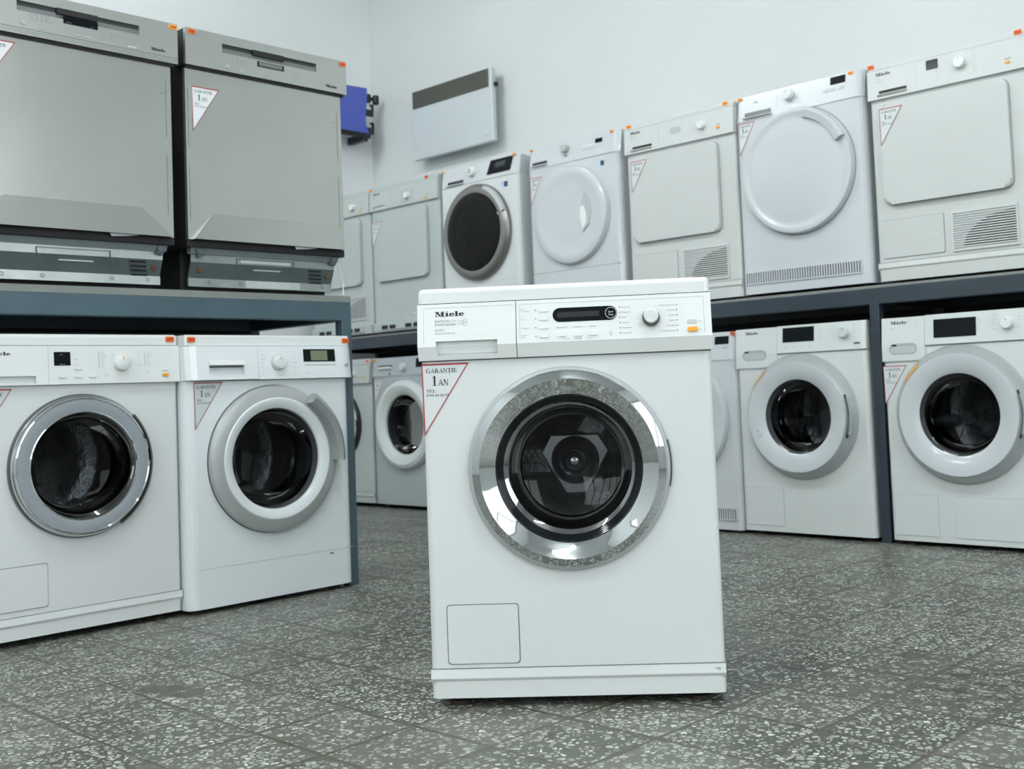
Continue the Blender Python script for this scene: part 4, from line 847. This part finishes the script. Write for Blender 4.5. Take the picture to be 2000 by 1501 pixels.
    seams(dr, [(X(.561), X(.5625), .453, .631), (X(.561), X(.5625), .224, .403), (X(.543), X(.553), .588, .5895)] + ([] if A else [(X(.010), X(.0115), .438, .618), (X(.010), X(.0115), .208, .386)]), yd - .0005, SEAM, 'door_slot')
    MB().box(-W / 2 + .003, W / 2 - .01, .006, .03, zb - .009, zb).done('door_gap', MATTE, t)
    MB().box(xl + .02, xr - .02, .024, .05, .142, .153).done('door_shadow_gap', MATTE, t)
    MB().prism([(X(.38), .153), (X(.47), .153), (X(.43), .147), (X(.385), .144)], .010, .012).done('foil_tab', PAPERW, t)
    # base: folded zinc sheets on a black tray
    bx0, bx1 = X(.030), X(.560)
    MB().box(-W / 2 + .02, W / 2 - .045, .10, D, .004, .13).done('base_tray', MATTE, t)
    MB().extr([(.026, .143), (.042, .112), (.060, .112), (.060, .143)], xl + .02, xr - .01).done('base_rail', mat('mid_galvanised_sheet', (.22, .255, .27), .45, metal=.3, bump=.1, bscale=14, vary=.12), t)
    b = MB().extr([(.048, .113), (.050, .088), (.056, .088), (.056, .113)], bx0, bx1).done('base_sheet', ZINC if A else MC['aged_zinc'], t)
    MB().extr([(.050, .090), (.072, .038), (.078, .038), (.056, .090)], bx0, bx1).done('sloped_plate', ZINCD, b)
    lo = MB().extr([(.068, .040), (.068, .014), (.076, .014), (.076, .040)], bx0, bx1).done('lower_strip', ZINC if A else MC['aged_zinc'], b)
    if not A: MB().box(X(.228), X(.432), .0668, .068, .016, .039).box(X(.20), X(.385), .0472, .0485, .092, .102).done('bright_plate', ZINC, b)
    s = MB()
    for xa, xb in ((X(.185), X(.225)), (X(.395), X(.430))):
        s.box(xa, xa + .003, .0465, .049, .089, .1055)
        s.face([(xa, .0470, .091), (xa + .003, .0470, .091), (xb + .003, .0698, .0385), (xb, .0698, .0385)])
    s.box(X(.185), X(.397), .0465, .049, .1035, .1055).done('sheet_fold', SEAM, b)
    MB().box(X(.25), X(.35), .0545, .0605, .0710, .0748).done('raised_rib', ZINC, b)
    s = MB()
    for k in range(4): s.face([(X(.455) + .004 * k, .0520 + .0058 * k - .004, .082 - .0125 * k), (X(.505) + .004 * k, .0520 + .0058 * k - .004, .082 - .0125 * k), (X(.507) + .004 * k, .0545 + .0058 * k - .004, .0765 - .0125 * k), (X(.457) + .004 * k, .0545 + .0058 * k - .004, .0765 - .0125 * k)])
    s.done('louvre', MATTE, b)
    s = MB()
    for xx in (.06, .535): s.box(X(xx - .006), X(xx + .006), .055, .062, .058, .072)
    s.done('rust_screw', mat('rusty_steel', (.13, .06, .03), .8, vary=.2), b)
    s = MB()
    for xx in (.10, .21, .41, .52): s.lathe([(.006, .0672), (.004, .0672)], X(xx), .028, 14)
    s.done('foot_adjuster_hole', SEAM, b)
    for sg in (-1, 1):
        MB().prism([(sg * .288, .150), (sg * .245, .150), (sg * .232, .105), (sg * .252, .100), (sg * .262, .128)], .03, .05).done('hinge_bracket', ZINCD, t)
        MB().disc(sg * .245, .118, .010, .026, .034, .002, 20).done('hinge_pin', ZINCD, t)
    if not A:
        pts = [(.26, .05, .125), (.275, .04, .10), (.297, .05, .045), (.296, .05, .004)]; m = MB()
        for p0, p1 in zip(pts, pts[1:]): m.cyl(p0, p1, .0022, 8)
        m.done('drain_wire', PAPERW, t)
    for s_, mm in (((.583, STICK2),) if A else ((.022, STICK), (.584, STICK))): price(t, X(s_), .794, mm, -.002, .026, .014)
    sticker_warranty(t, X(.030 if A else .023), .659 if A else .628, .094, .141, .0108 if True else 0, PAPERW)
dishwasher(1.090, 'stainless dishwasher with ribbed trim under its panel, leftmost on the left shelf', 'A')
dishwasher(1.713, 'stainless dishwasher with warranty sticker and grey display, right-hand one on the left shelf', 'B')

# ------------------------------------------------------------------ racks
def tube(t, name, x0, x1, y0, y1, z0, z1, m): return MB().box(x0, x1, y0, y1, z0, z1, .003, 2).done(name, m, t)
t = thing('storage_rack', 'blue-grey steel rack carrying the two dishwashers on the left', 'rack', (-3.48, 1.4, 0), 0, 'steel racks'); t.location = (0, 0, 0)
ZL, XL = .964, -3.181
tube(t, 'front_beam', XL - .04, XL, .40, 2.339, ZL - .064, ZL, SHELFBL)
tube(t, 'rear_beam', XL - .62, XL - .58, .40, 2.339, ZL - .064, ZL, SHELFBL)
tube(t, 'end_beam', XL - .58, XL - .04, 2.299, 2.339, ZL - .064, ZL, SHELFBL); tube(t, 'end_beam', XL - .58, XL - .04, .40, .44, ZL - .064, ZL, SHELFBL)
for x in (XL - .04, XL - .62):
    for y in (.40, 2.299): tube(t, 'post', x, x + .04, y, y + .04, 0, ZL - .060, SHELFBL)
MB().box(XL - .62, XL - .001, .40, 2.339, ZL, ZL + .021).done('shelf_board', BOARD, t)
MB().box(XL - .60, XL - .05, .45, 2.29, ZL - .012, ZL).done('board_underside', MATTE, t)
MB().box(XL - .615, XL - .605, .44, 2.30, .02, ZL - .03).done('back_panel', MATTE, t)
MB().box(XL - .58, XL - .56, .45, 2.29, ZL - .085, ZL - .075).done('cross_rod', SHELFBL, t)
MB().box(XL - .60, XL - .10, 2.268, 2.290, .848, .872).done('loose_board', WOODY, t) if False else None
t = thing('storage_rack', 'dark blue-grey steel rack along the right wall carrying the row of dryers', 'rack', (0, 0, 0), 0, 'steel racks')
ZR, YS = .976, 3.985
tube(t, 'front_beam', -5.95, -.60, YS, YS + .04, ZR - .064, ZR, SHELFDK); tube(t, 'rear_beam', -5.95, -.60, YS + .57, YS + .61, ZR - .064, ZR, SHELFDK)
for x in (-5.95, -4.12, -2.100, -.64):
    tube(t, 'post', x, x + .04, YS, YS + .04, 0, ZR - .06, SHELFDK); tube(t, 'post', x, x + .04, YS + .57, YS + .61, 0, ZR - .06, SHELFDK); tube(t, 'cross_beam', x, x + .04, YS + .04, YS + .57, ZR - .064, ZR, SHELFDK)
MB().box(-5.95, -.60, YS, YS + .61, ZR, ZR + .009).done('shelf_board', BOARD, t)
MB().box(-5.90, -.65, YS + .05, YS + .56, ZR - .010, ZR).done('board_underside', MATTE, t)
MB().box(-5.94, -.61, YS + .600, YS + .612, .02, ZR - .02).done('back_panel', MATTE, t)

# ------------------------------------------------------------------ wall heater and wall rack
t = thing('wall_heater', 'white convector heater with dark top grille hung on the right wall', 'heater', (-5.105, 4.545, 2.106))
W, H = .735, .440
MB().box(-W / 2, W / 2, .0, .036, 0, H, .008, 3).done('heater_body', mat('heater_enamel', (.54, .585, .605), .35, vary=.02), t)
z0, z1 = H - .108, H - .008; n = 9; zs = [z0 - .006, z0]; h = (z1 - z0) / (2 * n - 1)
for i in range(2 * n - 1): zs.append(z0 + h * (i + 1))
zs.append(z1 + .004)
g = MB().cells([-W / 2 + .008, -W / 2 + .012, W / 2 - .028, W / 2 - .024], zs, lambda x, z: 0 if (x < -W / 2 + .012 or x > W / 2 - .028 or z < z0 or z > z1 or int((z - z0) / h) % 2 == 1) else None, -.003, .0).done('air_grille', mat('bronze_grille', (.13, .128, .105), .5), t)
MB().box(-W / 2 + .010, W / 2 - .026, -.0012, -.0004, z0, z1).done('grille_opening', MATTE, g)
MB().text('ATLANTIC', W / 2 - .085, .035, .008, -.0006).done('brand_lettering', GINK, t)
MB().cyl((W / 2 - .002, .030, H - .10), (W / 2 + .012, .030, H - .10), .015, 20).done('thermostat_knob', DARK, t)
for x in (-.25, .25): MB().box(x - .02, x + .02, .036, .105, .1, .36).done('wall_bracket', CPLAS, t)

t = thing('wall_rack', 'blue panel with black hooks mounted on the left wall beside the corner', 'wall rack', (-5.86, 4.335, 2.49), PI / 2)
pr = []
for i in range(13):
    u = i / 12; pr.append((.115 + .012 * math.cos(u * PI) - (.0 if u < .75 else -.03 * (u - .75) / .25) , .155 - .30 * u))
poly = [(-.50, .135)] + [(-.50, -.145)] + list(reversed([(x_ + .02, z_) for x_, z_ in pr]))
MB().prism([(p[0], p[1]) for p in poly], -.012, .0, .004).done('blue_panel', BLUE, t)
MB().box(-.50, .17, -.010, .020, -.175, -.147, .004).done('bottom_rail', DARK, t)
MB().box(.10, .14, -.02, .155, -.20, -.150, .004).done('wall_bracket', DARK, t)
MB().box(-.40, -.36, .0, .168, -.05, .05, .004).done('wall_bracket', DARK, t)
h = MB().box(.12, .19, .0, .03, .065, .125, .008); h.cyl((.19, .01, .095), (.215, .01, .095), .012); h.box(.212, .250, -.01, .03, .06, .125, .012, 3).done('hook', DARK, t)
for zc in (.0, -.120):
    h = MB().box(.12, .205, .0, .02, zc - .025, zc + .02, .004); h.box(.195, .208, .0, .02, zc, zc + .055, .004); h.box(.180, .205, .0, .02, zc + .045, zc + .057, .004); h.done('hook', DARK, t)

# ------------------------------------------------------------------ ceiling lamps
def ceiling_light(x, y, rz, label):
    t = thing('ceiling_light', label, 'ceiling light', (x, y, ZC), rz, 'fluorescent ceiling lights')
    MB().box(-.65, .65, -.10, .10, -.05, 0, .006).done('housing', WPLAS, t)
    for s in (-1, 1):
        m = bpy.data.materials.get('tube_glow')
        if not m:
            m = mat('tube_glow', (.93, .98, .985), .5, emit=TUBE); m.name = 'tube_glow'
        MB().cyl((-.60, s * .05, -.070), (.60, s * .05, -.070), .014, 12).done('fluorescent_tube', m, t)
        for e in (-1, 1): MB().box(e * .62 - .012, e * .62 + .012, s * .05 - .014, s * .05 + .014, -.088, -.048).done('tube_holder', WPLAS, t)
for i, (x, y) in enumerate(((-4.5, 1.5), (-1.7, 1.5), (1.1, 1.5), (-4.5, -1.5), (-1.7, -1.5), (1.1, -1.5))):
    ceiling_light(x, y, 0, 'white twin-tube fluorescent ceiling light, %s, %s' % (('above the left rack', 'above the middle of the floor', 'near the shop front')[i % 3], ('nearer the right wall', 'nearer the rear window')[i // 3]))
